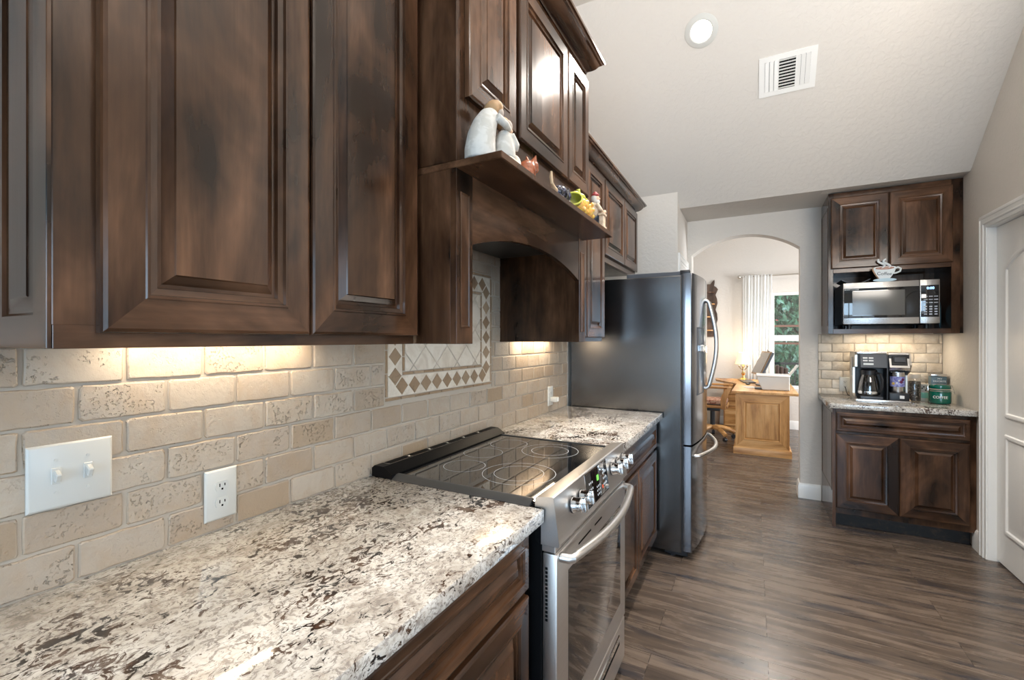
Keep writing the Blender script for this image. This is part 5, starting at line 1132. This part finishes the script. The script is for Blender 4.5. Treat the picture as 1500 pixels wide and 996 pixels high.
# curtain and rod
t = thing('curtain_rod', 'thin nickel curtain rod with ball finial above the study window', 'curtain rod', (1.7, 8.02, 2.37))
obj('rod', MB().cyl((0.985, 8.02, 2.37), (2.75, 8.02, 2.37), 0.011, n=14), 'nickel', t)
for x in (0.968, 2.768): obj('finial', MB().ell((x, 8.02, 2.37), 0.026), 'nickel', t)
for x in (1.05, 2.68): obj('bracket', MB().tube([(x, 8.119, 2.36), (x, 8.06, 2.355), (x, 8.02, 2.358)], 0.008, 8), 'nickel', t)
m = MB(); nn = 90; rows = []
for z in (2.385, 2.345, 2.27, 2.1, 1.7, 1.2, 0.9, 0.62):
    a = 0.010 if z > 2.3 else 0.015; r = []
    x0, x1 = 1.022, 1.418 - (0.0 if z > 2.0 else 0.012)
    for i in range(nn + 1):
        f = i / nn; r.append(m.b.verts.new((x0 + (x1 - x0) * f, 8.005 + a * math.sin(f * 2 * PI * 9 + 0.3 * math.sin(z * 2)) + 0.008 * math.sin(f * 23), z)))
    rows.append(r)
for A_, B_ in zip(rows, rows[1:]):
    for i in range(nn): m.b.faces.new((A_[i], A_[i + 1], B_[i + 1], B_[i]))
o = obj('curtain', m, 'curtain', None, (1.22, 8.0, 0.62), recalc=False); so = o.modifiers.new('t', 'SOLIDIFY'); so.thickness = 0.002
tag(o, 'white pleated curtain panel hanging left of the study window', 'curtain')

# ------------------------------------------------------------------ outside the study window
struct('ground', MB().box(-3, 9, 8.4, 22, -0.5, -0.06), 'lawn')
t = thing('deck_railing', 'black iron deck railing seen low through the study window', 'railing', (2.0, 9.6, -0.06))
obj('top_rail', MB().box(0.6, 4.4, 9.58, 9.62, 0.92, 0.96), 'rail', t); obj('bottom_rail', MB().box(0.6, 4.4, 9.59, 9.61, 0.10, 0.13), 'rail', t)
for i in range(26): obj('baluster', MB().box(0.66 + i * 0.145, 0.68 + i * 0.145, 9.59, 9.61, 0.13, 0.92), 'rail', t)
for x in (0.62, 4.38): obj('post', MB().box(x - 0.03, x + 0.03, 9.57, 9.63, -0.06, 1.0), 'rail', t)
t = thing('pergola_frame', 'red-brown timber frame with thin crossbars outside the study window', 'pergola', (2.0, 10.3, -0.06))
for z in (1.28, 1.62, 2.28): obj('beam', MB().box(0.4, 4.6, 10.26, 10.30, z, z + 0.04), 'redwood', t)
for x in (0.45, 4.55): obj('post', MB().box(x - 0.05, x + 0.05, 10.25, 10.33, -0.06, 2.4), 'redwood', t)
def tree(label, x, y, h, r, nl, flowers, seed):
    rnd = random.Random(seed); t = thing('leafy_tree', label, 'tree', (x, y, -0.06), 'trees outside the study window')
    obj('trunk', MB().cyl((x, y, -0.06), (x + 0.05, y, h * 0.6), 0.09, 0.05, 12), 'bark', t)
    def leaves(n, size, m_, name):
        mb = MB()
        for _ in range(n):
            u, v, w_ = rnd.gauss(0, 1), rnd.gauss(0, 1), rnd.gauss(0, 1); l_ = math.sqrt(u * u + v * v + w_ * w_) or 1; q = rnd.random() ** 0.4
            c = Vector((x + r * q * u / l_, y + r * q * v / l_, h * 0.62 + (h * 0.45) * q * w_ / l_))
            R_3 = Euler((rnd.uniform(0, 6), rnd.uniform(0, 6), rnd.uniform(0, 6))).to_matrix(); s_ = size * rnd.uniform(0.6, 1.4)
            mb.b.faces.new([mb.b.verts.new(c + R_3 @ Vector(p)) for p in ((-s_, 0, 0), (0, -s_ * 0.4, 0.01), (s_, 0, 0), (0, s_ * 0.4, 0.01))])
        o_ = obj(name, mb, m_, t, recalc=False); return o_
    leaves(nl, 0.09, 'leaf', 'foliage')
    if flowers: leaves(flowers, 0.05, 'flower', 'blossoms')
tree('bushy green tree with red blossoms right outside the study window', 2.05, 13.0, 3.4, 1.45, 9000, 320, 1)
tree('tall dense green tree farthest out, behind the one with red blossoms', 1.9, 17.2, 5.0, 2.2, 9000, 0, 2)
tree('green tree standing off to the right beyond the railing, outside the study', 6.6, 15.5, 4.6, 2.0, 4200, 120, 4)

t = thing('garden_hedge', 'low leafy hedge beyond the deck railing outside the study window', 'hedge', (2.6, 11.0, -0.06))
rnd = random.Random(9); mb = MB()
for _ in range(5200):
    c = Vector((rnd.uniform(0.8, 4.8), 10.95 + rnd.uniform(-0.25, 0.25), -0.04 + 1.32 * rnd.random()))
    R_3 = Euler((rnd.uniform(0, 6), rnd.uniform(0, 6), rnd.uniform(0, 6))).to_matrix(); s_ = 0.07 * rnd.uniform(0.6, 1.4)
    mb.b.faces.new([mb.b.verts.new(c + R_3 @ Vector(p)) for p in ((-s_, 0, 0), (0, -s_ * 0.4, 0.01), (s_, 0, 0), (0, s_ * 0.4, 0.01))])
obj('foliage', mb, 'leaf', t, recalc=False)
for x in (1.2, 2.0, 2.8, 3.6, 4.4): obj('stem', MB().cyl((x, 10.95, -0.06), (x + 0.03, 10.95, 1.0), 0.03, 0.012, 8), 'bark', t)
